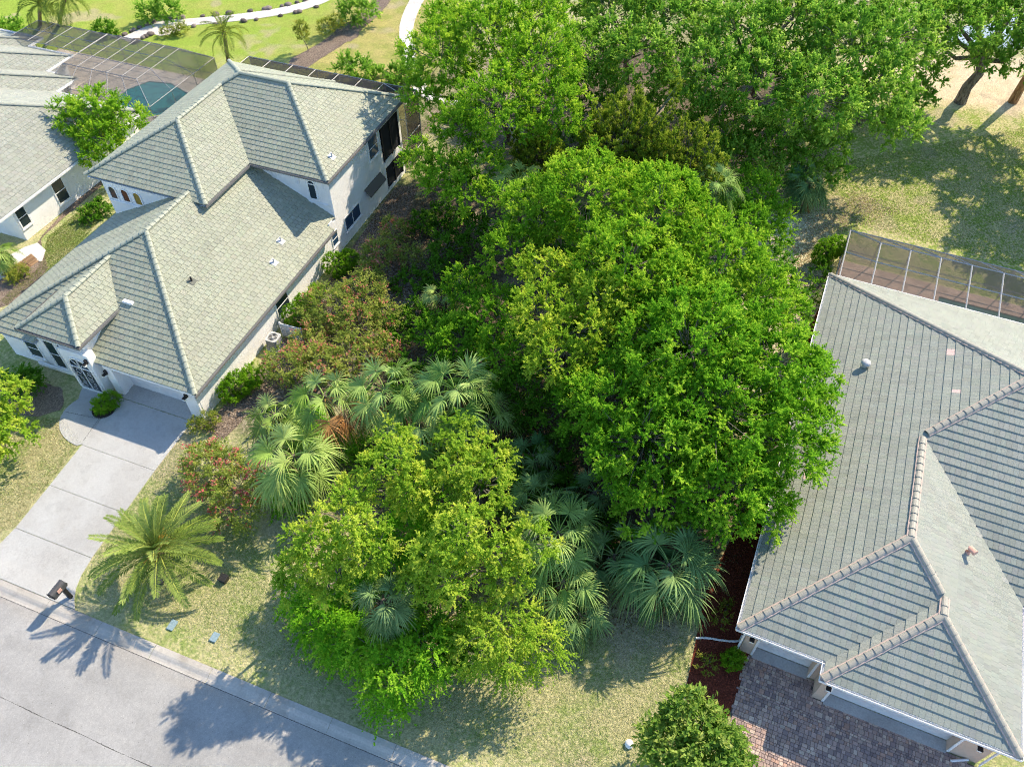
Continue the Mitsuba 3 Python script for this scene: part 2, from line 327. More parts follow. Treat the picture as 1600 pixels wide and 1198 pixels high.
# ---- right driveway: small pavers, each a real block
pv = key_for('paver_driveway'); labels[pv] = {'kind': 'structure', 'label': 'brown and mauve paver driveway in front of the right house garage doors'}
region = Polygon([(4.15, 17.15), (7.15, 17.15), (7.15, 16.45), (12.9, 16.35), (15.5, 16.2), (15.5, 5.0), (4.75, 5.0), (4.72, 10.0), (4.66, 12.3), (4.05, 14.4)])
rng = np.random.default_rng(5); mb = MB(); pals = np.array([(0.33, 0.245, 0.215), (0.39, 0.28, 0.235), (0.45, 0.335, 0.27), (0.26, 0.195, 0.18), (0.52, 0.41, 0.325), (0.42, 0.27, 0.205)])
v = 5.0
from shapely.prepared import prep
pr = prep(region.buffer(0.02))
rows = []
while v < 17.2:
    h = (0.165, 0.115, 0.165, 0.225)[int(rng.integers(4))]; u = 3.9 + rng.random() * 0.2
    while u < 15.5:
        w = (0.115, 0.165, 0.225)[int(rng.integers(3))]
        if pr.contains(Point(u + w / 2, v + h / 2)):
            z = 0.045 + rng.random() * 0.006; gp = 0.007; bv = 0.009
            b0 = np.array([[u + gp, v + gp], [u + w - gp, v + gp], [u + w - gp, v + h - gp], [u + gp, v + h - gp]])
            ins = np.array([[bv, bv], [-bv, bv], [-bv, -bv], [bv, -bv]])
            vv = np.vstack([np.c_[b0, np.full(4, 0.0)], np.c_[b0, np.full(4, z - bv)], np.c_[b0 + ins, np.full(4, z)]])
            ff = [[8, 9, 10, 11]] + [[4 * k + i, 4 * k + (i + 1) % 4, 4 * k + 4 + (i + 1) % 4, 4 * k + 4 + i] for k in (0, 1) for i in range(4)]
            c = pals[int(rng.choice(6, p=[.28, .24, .16, .16, .08, .08]))] * (0.85 + 0.3 * rng.random())
            mb.add(RF(vv), ff, c)
        u += w
    v += h
part(pv, 'paver', mb.mesh(), 'paver', color=mb.col(), kind='stuff')
m = poly_sheet(region, 0.012); part(pv, 'sand_bed', (RF(m[0]), m[1]), 'joint')

# ---- mulch beds
def bed(name, pts, material, label, amp=0.25, seed=1, z=0.02):
    poly = wobble(pts, amp, seed); m = poly_sheet(poly, z)
    struct(name, m, material, label); return poly
def xy(*pts): return [p[:2] for p in pts]
red_bed = bed('mulch_bed', xy((9.21, 16.96, 0.00), (8.08, 13.56, 0.00), (7.53, 12.14, 0.00), (8.56, 11.54, 0.00), (9.35, 11.32, 0.00), (10.74, 13.85, 0.00), (12.49, 17.97, 0.00), (14.97, 23.17, 0.00), (19.39, 33.52, 0.00), (21.29, 37.56, 0.00), (20.25, 37.56, 0.00), (18.48, 34.63, 0.00), (12.93, 23.17, 0.00)), 'mulch_red', 'red brown mulch bed along the right house wall', 0.15, 3)
bed('side_yard_bed', xy((-18.07, 27.12, 0.00), (-16.21, 26.13, 0.00), (-13.92, 29.88, 0.00), (-11.25, 34.63, 0.00), (-7.50, 47.14, 0.00), (-7.05, 50.32, 0.00), (-8.75, 50.32, 0.00), (-12.07, 40.08, 0.00), (-14.68, 32.71, 0.00), (-17.14, 27.72, 0.00)), 'mulch_grey', 'grey gravelly strip along the side of the left house', 0.5, 4)
bed('planting_bed', xy((-30.31, 30.37, 0.00), (-28.80, 30.37, 0.00), (-26.43, 30.12, 0.00), (-25.90, 28.42, 0.00), (-27.08, 27.95, 0.00), (-29.48, 28.42, 0.00)), 'mulch_grey', 'dry planting bed below the front windows of the left house', 0.3, 6)
bed('planting_bed', xy((-33.14, 36.96, 0.00), (-32.15, 37.56, 0.00), (-31.50, 40.73, 0.00), (-33.28, 43.81, 0.00), (-32.53, 46.37, 0.00), (-31.10, 50.32, 0.00), (-31.38, 51.15, 0.00), (-32.82, 47.14, 0.00), (-33.57, 42.07, 0.00), (-34.48, 40.08, 0.00)), 'mulch_grey', 'dark mulch bed along the far left house wall', 0.2, 7)
bed('planting_bed', xy((-18.76, 68.32, 0.00), (-16.82, 71.74, 0.00), (-14.84, 74.99, 0.00), (-12.97, 80.59, 0.00), (-12.41, 82.84, 0.00), (-14.20, 82.84, 0.00), (-16.36, 77.03, 0.00), (-18.27, 73.28, 0.00), (-20.45, 70.25, 0.00), (-20.48, 68.80, 0.00)), 'mulch_grey', 'mulch strip with young shrubs crossing the back lawn', 0.5, 8)

# ---- garden paths far behind
def ribbon(pts, w0, w1=None, z=0.03):
    c = spline(pts, 10)[:, :2]; w = np.linspace(w0, w1 or w0, len(c)); d = np.gradient(c, axis=0); d /= np.linalg.norm(d, axis=1, keepdims=True); n = np.c_[-d[:, 1], d[:, 0]]
    L, R_ = c + n * w[:, None] / 2, c - n * w[:, None] / 2
    return Polygon(np.vstack([L, R_[::-1]])).buffer(0), c, n, w
p1 = [(-36.96, 73.80, 0.00), (-36.17, 74.99, 0.00), (-35.30, 76.20, 0.00), (-33.93, 77.31, 0.00), (-31.05, 77.86, 0.00), (-26.84, 78.85, 0.00), (-23.25, 80.15, 0.00), (-20.34, 82.08, 0.00), (-18.14, 85.01, 0.00)]
pg, c1, n1, w1_ = ribbon(p1, 1.5, 1.6); pad = Polygon(wobble(xy((-35.32, 75.66, 0.00), (-35.40, 77.58, 0.00), (-34.51, 78.43, 0.00), (-32.86, 78.00, 0.00), (-32.10, 75.93, 0.00), (-33.11, 75.12, 0.00), (-33.96, 74.86, 0.00)), 0.3, 2).exterior.coords)
m = poly_slab(unary_union([pg, pad]), -0.02, 0.04); struct('path', m, 'concrete_path', 'pale path winding across the green lawn at top left')
p2 = [(-9.16, 85.32, 0.00), (-9.77, 82.84, 0.00), (-10.22, 79.57, 0.00), (-10.32, 76.34, 0.00), (-9.85, 72.38, 0.00), (-9.23, 68.68, 0.00), (-8.55, 66.00, 0.00), (-7.37, 63.78, 0.00), (-5.52, 62.70, 0.00), (-3.86, 62.49, 0.00)]
pg2, c2, n2, w2_ = ribbon(p2, 1.5, 1.1)
m = poly_slab(pg2, -0.02, 0.04); struct('path', m, 'concrete_path', 'pale path curving along the wooded lot at top centre')
m = poly_sheet(wobble(xy((42.30, 72.38, 0.00), (45.77, 72.00, 0.00), (50.19, 71.12, 0.00), (56.63, 77.03, 0.00), (54.46, 80.59, 0.00), (47.12, 78.43, 0.00), (41.18, 74.32, 0.00)), 1.2, 3), 0.012); struct('pond', m, 'lake', 'pale pond glimpsed behind the trees at top right')
# stones along the path
rng = np.random.default_rng(8)
def rock(center, r, squash=0.6):
    m = trimesh.creation.icosphere(subdivisions=1, radius=1.0); v = m.vertices * (r * (0.8 + 0.4 * rng.random(3))) * [1, 1, squash]
    v *= 1 + 0.35 * (meshkit.noise(v / r * 1.3 + rng.random(3) * 50)[:, None] - 0.5)
    return v + center + np.array([0, 0, r * 0.25]), np.array(m.faces)
for k in range(46):
    i = int((k // 2) / 23 * (len(c1) - 8)) + int(rng.integers(0, 4)); s = 1 if k % 2 else -1
    q = c1[i] + n1[i] * s * (w1_[i] / 2 + 0.28)
    if pad.contains(Point(q)): continue
    r = thing('edging_stone', 'dark rounded stone lining the edge of the winding path', 'stone', 'stones lining the winding path')
    scene[r] = mikit.ply(rock((q[0], q[1], 0), 0.22 + 0.16 * rng.random()), 'stone', smooth=True, color=np.tile(np.array((0.16, 0.135, 0.12)) * (0.6 + 0.8 * rng.random()), (42, 1)))
# ------------------------------------------------------------------ tiled roofs
class Hip:
    def __init__(s, u0, u1, v0, v1, z, k): s.r = (u0, u1, v0, v1); s.z, s.k = z, k
    def faces(s):
        u0, u1, v0, v1 = s.r; a, b = u1 - u0, v1 - v0; h = min(a, b) / 2
        if a <= b: A, B = ((u0 + u1) / 2, v0 + h), ((u0 + u1) / 2, v1 - h)
        else: A, B = (u0 + h, (v0 + v1) / 2), (u1 - h, (v0 + v1) / 2)
        if a <= b:
            return {'front': [(u0, v0), (u1, v0), A], 'right': [(u1, v0), (u1, v1), B, A], 'back': [(u1, v1), (u0, v1), B], 'left': [(u0, v1), (u0, v0), A, B]}
        return {'front': [(u0, v0), (u1, v0), B, A], 'right': [(u1, v0), (u1, v1), B], 'back': [(u1, v1), (u0, v1), A, B], 'left': [(u0, v1), (u0, v0), A]}
    def plane(s, f):   # z = c + p . (u, v)
        u0, u1, v0, v1 = s.r
        return {'front': (s.z - s.k * v0, 0, s.k), 'back': (s.z + s.k * v1, 0, -s.k), 'left': (s.z - s.k * u0, s.k, 0), 'right': (s.z + s.k * u1, -s.k, 0)}[f]
    def height(s, u, v):
        u0, u1, v0, v1 = s.r; d = min(u - u0, u1 - u, v - v0, v1 - v); return s.z + s.k * d if d > -1e-6 else -1e9
    def lines(s):
        u0, u1, v0, v1 = s.r; a, b = u1 - u0, v1 - v0; h = min(a, b) / 2; zt = s.z + s.k * h
        if a <= b: A, B = ((u0 + u1) / 2, v0 + h), ((u0 + u1) / 2, v1 - h); c = [((u0, v0), A), ((u1, v0), A), ((u1, v1), B), ((u0, v1), B)]
        else: A, B = (u0 + h, (v0 + v1) / 2), (u1 - h, (v0 + v1) / 2); c = [((u0, v0), A), ((u1, v0), B), ((u1, v1), B), ((u0, v1), A)]
        out = [(np.array([*p, s.z]), np.array([*q, zt])) for p, q in c]
        if np.hypot(A[0] - B[0], A[1] - B[1]) > 0.3: out.append((np.array([*A, zt]), np.array([*B, zt])))
        return out

def half(poly, c, pu, pv, eps):
    """the part of poly where c + pu*u + pv*v > eps"""
    n = math.hypot(pu, pv)
    if n < 1e-9: return poly if c > eps else Polygon()
    d = np.array([pu, pv]) / n; p0 = d * (eps - c) / n; t = np.array([-d[1], d[0]]); B = 200
    return poly.intersection(Polygon([p0 + t * B, p0 - t * B, p0 - t * B + d * B, p0 + t * B + d * B]))

def visible_faces(hips, cut=None):
    out = []
    for i, h in enumerate(hips):
        for nm, pts in h.faces().items():
            F = Polygon(pts); c, pu, pv = h.plane(nm)
            for j, o in enumerate(hips):
                if j == i: continue
                for om, opts in o.faces().items():
                    oc, ou, ov = o.plane(om)
                    w = half(Polygon(opts).intersection(F), oc - c, ou - pu, ov - pv, 1e-4 if j > i else -1e-4)
                    if not w.is_empty and w.area > 1e-4: F = F.difference(w.buffer(1e-5))
            if cut is not None: F = F.difference(cut)
            for q in (F.geoms if hasattr(F, 'geoms') else [F]):
                if isinstance(q, Polygon) and q.area > 0.02: out.append((h, nm, q))
    return out

EDGE = {'front': ((1, 0), (0, 1)), 'back': ((-1, 0), (0, -1)), 'left': ((0, -1), (1, 0)), 'right': ((0, 1), (-1, 0))}
camv = np.array(CAM)
def in_view(p, margin=0.0):
    q = np.asarray(p) - camv; a = math.radians(49); f = q @ np.array([0, math.cos(a), -math.sin(a)]); x = q[..., 0] / f * 1223 + 800; y = 599 - (q @ np.array([0, math.sin(a), math.cos(a)])) / f * 1223
    return (f > 0) & (x > -margin) & (x < 1600 + margin) & (y > -margin) & (y < 1198 + margin)

def tiled_roof(owner, roof_key, fr, hips, tw, ex, col, spread, seed, cut=None, thick=0.038, nparts=300, stain=0.0, miss=(), gap=0.0125, ridge=None, ridge_col=None, slip=0.004, slips=0.012):
    """roof_key: the roof part (its underlay sheet); tiles become its pieces"""
    rng = np.random.default_rng(seed); faces = visible_faces(hips, cut); tiles = []
    under = MB()
    for h, nm, poly in faces:
        c, pu, pv = h.plane(nm); e, gq = (np.array(x, float) for x in EDGE[nm]); u0, u1, v0, v1 = h.r
        base = {'front': (u0, v0), 'back': (u1, v1), 'left': (u0, v1), 'right': (u1, v0)}[nm]; base = np.array(base)
        m = trimesh.creation.triangulate_polygon(poly, engine='earcut'); vv = m[0]
        under.add(fr(np.c_[vv, c + vv @ [pu, pv]]), m[1])
        local = Polygon([((np.array(p) - base) @ e, (np.array(p) - base) @ gq) for p in poly.exterior.coords], [[((np.array(p) - base) @ e, (np.array(p) - base) @ gq) for p in r.coords] for r in poly.interiors])
        if local.area < 0.05: continue
        if not local.is_valid: local = local.buffer(0)
        prp = prep(local); a0, b0, a1, b1 = local.bounds; exp = ex / math.sqrt(1 + h.k ** 2)
        r0 = int(math.floor(b0 / exp)); 
        for r in range(r0, int(math.ceil(b1 / exp)) + 1):
            off = (0.5 * tw if r % 2 else 0.0) + 0.06 * tw * rng.standard_normal(); rowlift = 0.004 * rng.standard_normal()
            k0 = int(math.floor((a0 - off) / tw))
            for k in range(k0, int(math.ceil((a1 - off) / tw)) + 1):
                aa, bb = off + k * tw, r * exp; gp = gap * (0.7 + 0.6 * rng.random()); sl = slip * rng.standard_normal()
                if rng.random() < slips: sl -= 0.05
                quad = [(aa + gp, bb + sl), (aa + tw - gp, bb + sl), (aa + tw - gp, bb + exp + 0.02), (aa + gp, bb + exp + 0.02)]
                Q = Polygon(quad)
                if prp.contains(Q): pts = np.array(quad)
                elif prp.intersects(Q):
                    I = Q.intersection(local)
                    if I.geom_type != 'Polygon' or I.area < 0.004: continue
                    pts = np.array(I.exterior.coords)[:-1]
                    if Polygon(pts).exterior.is_ccw is False: pts = pts[::-1]
                else: continue
                t = (pts[:, 1] - bb) / exp; lift = (thick + rowlift + 0.002 * rng.random()) * (1 - t) + 0.006 * t
                P2 = base + pts[:, :1] * e + pts[:, 1:] * gq
                zz = c + P2 @ [pu, pv]
                top = fr(np.c_[P2, zz + lift]); bot = fr(np.c_[P2, zz]); n = len(pts)
                f = [[0, i, i + 1] for i in range(1, n - 1)] + [x for i in range(n) for x in ([n + i, n + (i + 1) % n, (i + 1) % n], [n + i, (i + 1) % n, i])]
                ctr = top.mean(0)
                cc = np.array(col) * (1 + spread * rng.standard_normal()) * (1 + 0.012 * rng.standard_normal(3))
                if stain:
                    w = meshkit.fbm(np.array([ctr[0] * 0.5, ctr[1] * 0.5, 3.0 * (k % 3)]), 3); w2 = meshkit.noise(np.array([ctr[0] * 2.2, ctr[1] * 2.2, 1.0])); cc = cc * (1 - stain * np.clip((w * .6 + w2 * .4 - 0.42) * 3, 0, 1))
                for (mu, mv, rad, mc) in miss:
                    if math.hypot(P2[:, 0].mean() - mu, P2[:, 1].mean() - mv) < rad: cc = np.array(mc)
                tiles.append((np.linalg.norm(ctr - camv) if in_view(ctr) else 1e6, np.vstack([top, bot]), f, np.clip(cc, 0.02, 0.9)))
    scene[roof_key] = mikit.ply(under.mesh(), 'joint')
    tiles.sort(key=lambda t: t[0])
    for d, v, f, c in tiles[:nparts]: part(roof_key, 'tile', (v, np.array(f)), 'tile', color=c)
    mb = MB()
    for d, v, f, c in tiles[nparts:]: mb.add(v, f, c)
    if mb.n: part(roof_key, 'tile_field', mb.mesh(), 'tile', color=mb.col(), kind='stuff')
    # ridge and hip caps, each a half-round tile lapped over the next
    caps = MB(); npc = 0; mort = MB()
    for i, h in enumerate(hips):
        for p, q in h.lines():
            L = np.linalg.norm(q - p); n = max(1, int(L / 0.40)); step = L / n
            for k in range(n):
                mid = p + (q - p) * (k + 0.5) / n
                if max([o.height(mid[0], mid[1]) for j, o in enumerate(hips) if j != i] + [-1e9]) > mid[2] - 0.02: continue
                if cut is not None and cut.contains(Point(mid[:2])): continue
                a, b = p + (q - p) * k / n, p + (q - p) * (k + 1.12) / n; d = (b - a) / np.linalg.norm(b - a); sd = np.cross(d, [0, 0, 1.0]); sd /= np.linalg.norm(sd); up = np.cross(sd, d)
                ang = np.linspace(-0.05, math.pi + 0.05, 7); ring = lambda o, R, lift: o + R * np.cos(ang)[:, None] * sd + (0.72 * R * np.sin(ang) + lift)[:, None] * up
                if ridge:   # mortar bedding squeezed out along both edges
                    for sg in (-1, 1):
                        q0 = np.array([[0.135 * sg, 0.035], [0.185 * sg + 0.02 * sg * rng.random(), 0.012], [0.185 * sg, -0.06], [0.135 * sg, -0.06]]); vv = np.array([o + x * sd + y * up for o in (a, b) for x, y in q0])
                        mort.add(fr(vv), [[i2, (i2 + 1) % 4, 4 + (i2 + 1) % 4, 4 + i2] for i2 in range(4)] if sg > 0 else [[4 + i2, 4 + (i2 + 1) % 4, (i2 + 1) % 4, i2] for i2 in range(4)])
                w = 0.155 * (0.97 + 0.06 * rng.random()); A, B = ring(a, w, 0.035), ring(b, w * 0.86, 0.012); A2 = ring(a, w * 0.8, 0.02)
                v = fr(np.vstack([A, B, A2])); f = [[i2, i2 + 1, 8 + i2, 7 + i2] for i2 in range(6)] + [[14 + i2, 15 + i2, i2 + 1, i2] for i2 in range(6)]
                c = np.array(ridge or ridge_col or col) * (1 + 0.6 * spread * rng.standard_normal()) * (0.95)
                F = np.array(f); F = np.vstack([F[:, [0, 1, 2]], F[:, [0, 2, 3]]])
                if npc < 290 and in_view(fr(mid)): part(roof_key, 'ridge_tile', (v, F), 'tile', color=np.clip(c, .02, .9)); npc += 1
                else: caps.add(v, F, np.clip(c, .02, .9))
    if mort.n: part(roof_key, 'ridge_mortar', mort.mesh(), 'mortar', kind='stuff')
    if caps.n: part(roof_key, 'ridge_tile_run', caps.mesh(), 'tile', color=caps.col(), kind='stuff')
    return faces

def eave_trim(owner, fr, outline, z, gutter_mat, fascia_mat, depth=0.18, gutter=True, skip=None):
    """fascia board and gutter round a roof outline (plan polygon)"""
    pts = list(outline.exterior.coords)[:-1]
    if not outline.exterior.is_ccw: pts = pts[::-1]
    F, G = MB(), MB()
    for i, p in enumerate(pts):
        p, q = np.array(p), np.array(pts[(i + 1) % len(pts)]); L = np.linalg.norm(q - p)
        if L < 0.05 or (skip and skip((p + q) / 2)): continue
        d = (q - p) / L; o = np.array([d[1], -d[0]])
        def prism(mb, a0, a1, prof):
            n = len(prof); vv = np.array([[*(a + o * x), y] for a in (a0, a1) for x, y in prof]); f = [[k, (k + 1) % n, n + (k + 1) % n, n + k] for k in range(n)]
            f = np.array(f); f = np.vstack([f[:, [0, 1, 2]], f[:, [0, 2, 3]], [[n - 1 - 0, 1, 0], [n - 1, 2, 1]], [[n, n + 1, 2 * n - 1], [n + 1, n + 2, 2 * n - 1]]]) if n == 4 else np.vstack([f[:, [0, 1, 2]], f[:, [0, 2, 3]]])
            mb.add(fr(vv), f)
        prism(F, p, q, [(-0.03, z - depth), (0.0, z - depth), (0.0, z - 0.004), (-0.03, z - 0.004)])
        if gutter:
            a0, a1 = p - d * 0.10, q + d * 0.10
            prism(G, a0, a1, [(0.004, z - 0.13), (0.10, z - 0.13), (0.10, z - 0.125), (0.004, z - 0.125)])
            prism(G, a0, a1, [(0.10, z - 0.13), (0.125, z - 0.13), (0.125, z + 0.005), (0.10, z + 0.005)])
    part(owner, 'fascia', F.mesh(), fascia_mat)
    if gutter: part(owner, 'gutter', G.mesh(), gutter_mat)

def soffit(owner, fr, outline, walls, z, m):
    s = poly_sheet(outline.buffer(-0.035, join_style=2).difference(walls.buffer(-0.05, join_style=2)), z); v = np.asarray(s[0]); part(owner, 'soffit', (fr(v), np.asarray(s[1])[:, ::-1]), m)

def wall_block(fr, poly, z0, z1, holes=()):
    m = trimesh.creation.extrude_polygon(poly, z1 - z0, engine='earcut')
    M = m3.Manifold(m3.Mesh(np.asarray(m.vertices + [0, 0, z0], np.float32), np.asarray(m.faces, np.uint32)))
    for (u0, u1, v0, v1, a, b) in holes: M = M - m3.Manifold.cube([u1 - u0, v1 - v0, b - a]).translate([u0, v0, a])
    mm = M.to_mesh(); return fr(mm.vert_properties[:, :3]), np.asarray(mm.tri_verts)

# windows on a wall plane: axis 'u' = wall faces +u or -u (plane u = const), axis 'v' = wall plane v = const
def window(owner, fr, axis, sgn, plane, a0, a1, z0, z1, trim='white_paint', glass='glass', bars=(1, 2), depth=0.05, fw_=0.10, arch=False, name='window', label=None, sill=True):
    def bx(x0, x1, zz0, zz1, d0, d1):
        lo, hi = sorted((plane + sgn * d0, plane + sgn * d1))
        return fr.box(lo, hi, x0, x1, zz0, zz1) if axis == 'u' else fr.box(x0, x1, lo, hi, zz0, zz1)
    f = MB()
    if not arch:
        f.add(*bx(a0 - fw_, a0, z0 - fw_, z1 + fw_, 0, depth)).add(*bx(a1, a1 + fw_, z0 - fw_, z1 + fw_, 0, depth)).add(*bx(a0, a1, z1, z1 + fw_, 0, depth)).add(*bx(a0, a1, z0 - fw_, z0, 0, depth))
        nx, nz = bars
        for i in range(1, nx): x = a0 + (a1 - a0) * i / nx; f.add(*bx(x - 0.02, x + 0.02, z0, z1, 0, depth * 0.8))
        for i in range(1, nz): z = z0 + (z1 - z0) * i / nz; f.add(*bx(a0, a1, z - 0.02, z + 0.02, 0, depth * 0.85))
    k = part(owner, name, (f.mesh() if f.n else bx(a0, a0 + .01, z0, z0 + .01, 0, depth)) if not arch else arch_ring(fr, axis, sgn, plane, a0, a1, z0, z1, fw_, depth, bars), trim, label=label)
    if arch:
        r = (a1 - a0) / 2; zc = z1 - r; t = np.linspace(0, math.pi, 13); pts = [(a0, z0), (a1, z0)] + [((a0 + a1) / 2 + r * math.cos(x), zc + r * math.sin(x)) for x in t]
        d = plane + sgn * 0.012; v = np.array([[d, x, z] if axis == 'u' else [x, d, z] for x, z in pts]); part(k, 'pane', (fr(v), np.array([[0, i, i + 1] for i in range(1, len(v) - 1)])), glass)
    else: part(k, 'pane', bx(a0, a1, z0, z1, -0.02, 0.012), glass)
    if sill and not arch: part(k, 'sill', bx(a0 - fw_ - 0.03, a1 + fw_ + 0.03, z0 - fw_ - 0.06, z0 - fw_ - 0.003, 0, depth + 0.05), trim)
    return k

def arch_ring(fr, axis, sgn, plane, a0, a1, z0, z1, fw_, depth, bars):
    r = (a1 - a0) / 2; zc = z1 - r; t = np.linspace(0, math.pi, 17); cx = (a0 + a1) / 2
    inn = [(a1, z0)] + [(cx + r * math.cos(x), zc + r * math.sin(x)) for x in t] + [(a0, z0)]; R = r + fw_
    out = [(a1 + fw_, z0)] + [(cx + R * math.cos(x), zc + R * math.sin(x)) for x in t] + [(a0 - fw_, z0)]
    n = len(inn); mb = MB()
    def to(p, d): return [plane + sgn * d, p[0], p[1]] if axis == 'u' else [p[0], plane + sgn * d, p[1]]
    v = np.array([to(p, 0.0) for p in out] + [to(p, depth) for p in out] + [to(p, depth) for p in inn] + [to(p, 0.0) for p in inn])
    f = [[k * n + i, k * n + i + 1, (k + 1) * n + i + 1, (k + 1) * n + i] for k in range(3) for i in range(n - 1)]
    mb.add(fr(v), f)
    def bar(x0, x1, zz0, zz1):
        lo, hi = sorted((plane, plane + sgn * depth * 0.8)); mb.add(*(fr.box(lo, hi, x0, x1, zz0, zz1) if axis == 'u' else fr.box(x0, x1, lo, hi, zz0, zz1)))
    bar(a0 - fw_, a1 + fw_, z0 - fw_, z0)
    nx, nz = bars
    for i in range(1, nx): x = a0 + (a1 - a0) * i / nx; bar(x - 0.025, x + 0.025, z0, z1 - 0.05)
    if nz > 1: bar(a0, a1, zc - 0.04, zc + 0.04)
    return mb.mesh()

def garage_door(owner, fr, u0, u1, v, z1, label):
    k = part(owner, 'garage_door', bevel_box(fr, u0, u1, v, v + 0.05, 0.05, z1, 0.004), 'white_door', label=label)
    rows, cols = 4, max(4, int((u1 - u0) / 0.62)); h = (z1 - 0.05) / rows; w = (u1 - u0) / cols
    for r in range(rows):
        for c in range(cols): part(k, 'panel', bevel_box(fr, u0 + c * w + 0.06, u0 + (c + 1) * w - 0.06, v - 0.012, v - 0.001, 0.05 + r * h + 0.07, 0.05 + (r + 1) * h - 0.07, 0.005), 'white_door')
    return k
def wall_lamp(owner, fr, u, v, z, sgn=-1):
    k = part(owner, 'wall_lamp', bevel_box(fr, u - 0.07, u + 0.07, v - 0.16, v - 0.003, z, z + 0.34, 0.02), 'dark_metal')
    part(k, 'lamp_shade', bevel_box(fr, u - 0.095, u + 0.095, v - 0.33, v - 0.165, z - 0.03, z + 0.10, 0.02), 'lamp_glass')
    part(k, 'lamp_cap', bevel_box(fr, u - 0.11, u + 0.11, v - 0.35, v - 0.15, z + 0.105, z + 0.15, 0.015), 'dark_metal')

# ================================================================== left house
LC = (0.305, 0.32, 0.24)
lh = thing('two_storey_house', 'white two storey house with pale green tile hip roofs at left', 'house')
low = Hip(-40.45, -25.75, 19.45, 43.0, 2.6, 0.5)
up1 = Hip(-40.75, -31.6, 30.4, 46.4, 6.0, 0.5); up2 = Hip(-40.75, -25.85, 35.2, 46.35, 6.0, 0.5)
ent = Hip(-36.8, -32.55, 19.15, 27.5, 4.1, 0.57)
upwall = unary_union([sbox(-40.2, -32.2, 30.9, 45.8), sbox(-40.2, -26.2, 35.7, 45.8)])

roof = part(lh, 'roof', LF.box(0, 1, 0, 1, 0, 1), 'joint', label='pale green tiled lower roof'); roof_cut = unary_union([upwall, sbox(-26.21, -25.0, 34.75, 60), sbox(-42, -40.1, 34.0, 60), sbox(-50, -20, 45.7, 60), sbox(-36.75, -33.0, 18, 20.4)])
tiled_roof(lh, roof, LF, [low], 0.33, 0.335, LC, 0.035, 11, ridge_col=(0.345, 0.365, 0.285), cut=roof_cut, stain=0.12)
roof2 = part(lh, 'upper_roof', LF.box(0, 1, 0, 1, 0, 1), 'joint', label='pale green tiled upper roof')
tiled_roof(lh, roof2, LF, [up2, up1], 0.33, 0.335, LC, 0.035, 12, ridge_col=(0.345, 0.365, 0.285), nparts=300, stain=0.10)
roof3 = part(lh, 'entry_roof', LF.box(0, 1, 0, 1, 0, 1), 'joint', label='small hip roof over the entrance')
main_over = Polygon([(-40, 23.3), (-36.8, 22.45 + 0.0), (-34.7, 24.86), (-32.55, 22.45), (-30, 23.3), (-30, 40), (-40, 40)])
tiled_roof(lh, roof3, LF, [ent], 0.33, 0.335, LC, 0.035, 13, ridge_col=(0.345, 0.365, 0.285), cut=main_over, stain=0.08)
holes = [(-31.65, -27.05, 19.0, 20.45, -0.1, 2.2)]
part(lh, 'wall', wall_block(LF, sbox(-40.05, -26.2, 19.9, 36.5), 0, 2.62, holes + [(-36.7, -33.0, 19.0, 24.45, -1, 5)]), 'stucco_white', label='white ground floor wall')
part(lh, 'entry_wall', wall_block(LF, sbox(-36.75, -32.95, 19.75, 24.5), 0, 4.02), 'stucco_white')
part(lh, 'upper_wall', wall_block(LF, upwall, 0, 5.9, [(-27.6, -26.0, 42.95, 45.5, 0.25, 2.05), (-27.6, -26.0, 42.75, 45.55, 2.55, 5.3)]), 'stucco_white', label='white upper storey wall')
part(lh, 'cornice', bevel_box(LF, -36.95, -32.75, 19.5, 19.748, 3.45, 4.0, 0.05), 'stucco_white'); part(lh, 'cornice_moulding', bevel_box(LF, -37.0, -32.7, 19.40, 19.7, 3.82, 3.99, 0.03), 'white_paint')
soffit(lh, LF, sbox(-40.45, -25.75, 19.45, 34.7).difference(sbox(-36.75, -32.95, 19, 24.5)), sbox(-40.05, -26.2, 19.9, 36), 2.42, 'white_paint')
soffit(lh, LF, unary_union([sbox(-40.75, -31.6, 30.4, 46.35), sbox(-40.75, -25.85, 35.2, 46.35)]), upwall, 5.82, 'white_paint')
eave_trim(lh, LF, sbox(-40.45, -25.75, 19.45, 34.7), 2.6, 'gutter_bronze', 'grey_metal', gutter=False, skip=lambda m: m[1] > 34 or (m[1] < 20))
eave_trim(lh, LF, sbox(-40.45, -25.75, 19.45, 34.7), 2.595, 'gutter_bronze', 'grey_metal', 0.2, True, skip=lambda m: not (m[0] > -26))
eave_trim(lh, LF, unary_union([up1_ for up1_ in (sbox(-40.75, -31.6, 30.4, 46.35), sbox(-40.75, -25.85, 35.2, 46.35))]), 6.0, 'gutter_bronze', 'grey_metal', 0.2, True, skip=lambda m: m[0] < -33)
eave_trim(lh, LF, sbox(-36.8, -32.55, 19.15, 22.6), 4.1, 'gutter_bronze', 'grey_metal', 0.2, True, skip=lambda m: m[1] > 22)
part(lh, 'fascia', LF.box(-31.95, -25.8, 19.43, 19.447, 2.44, 2.59), 'white_paint')
# garage front: piers stand proud, the door is set back
part(lh, 'garage_pier', bevel_box(LF, -32.2, -31.6, 19.55, 19.898, 0, 2.42, 0.015), 'stucco_white'); part(lh, 'garage_pier', bevel_box(LF, -27.1, -26.22, 19.72, 19.898, 0, 2.42, 0.015), 'stucco_white')
garage_door(lh, LF, -31.65, -27.05, 20.38, 2.2, 'wide white panelled garage door of the left house')
for u in (-34.6 + 2.55, -26.75): wall_lamp(lh, LF, u, 19.55 if u < -30 else 19.72, 1.75)
wall_lamp(lh, LF, -32.62, 19.2, 2.75)
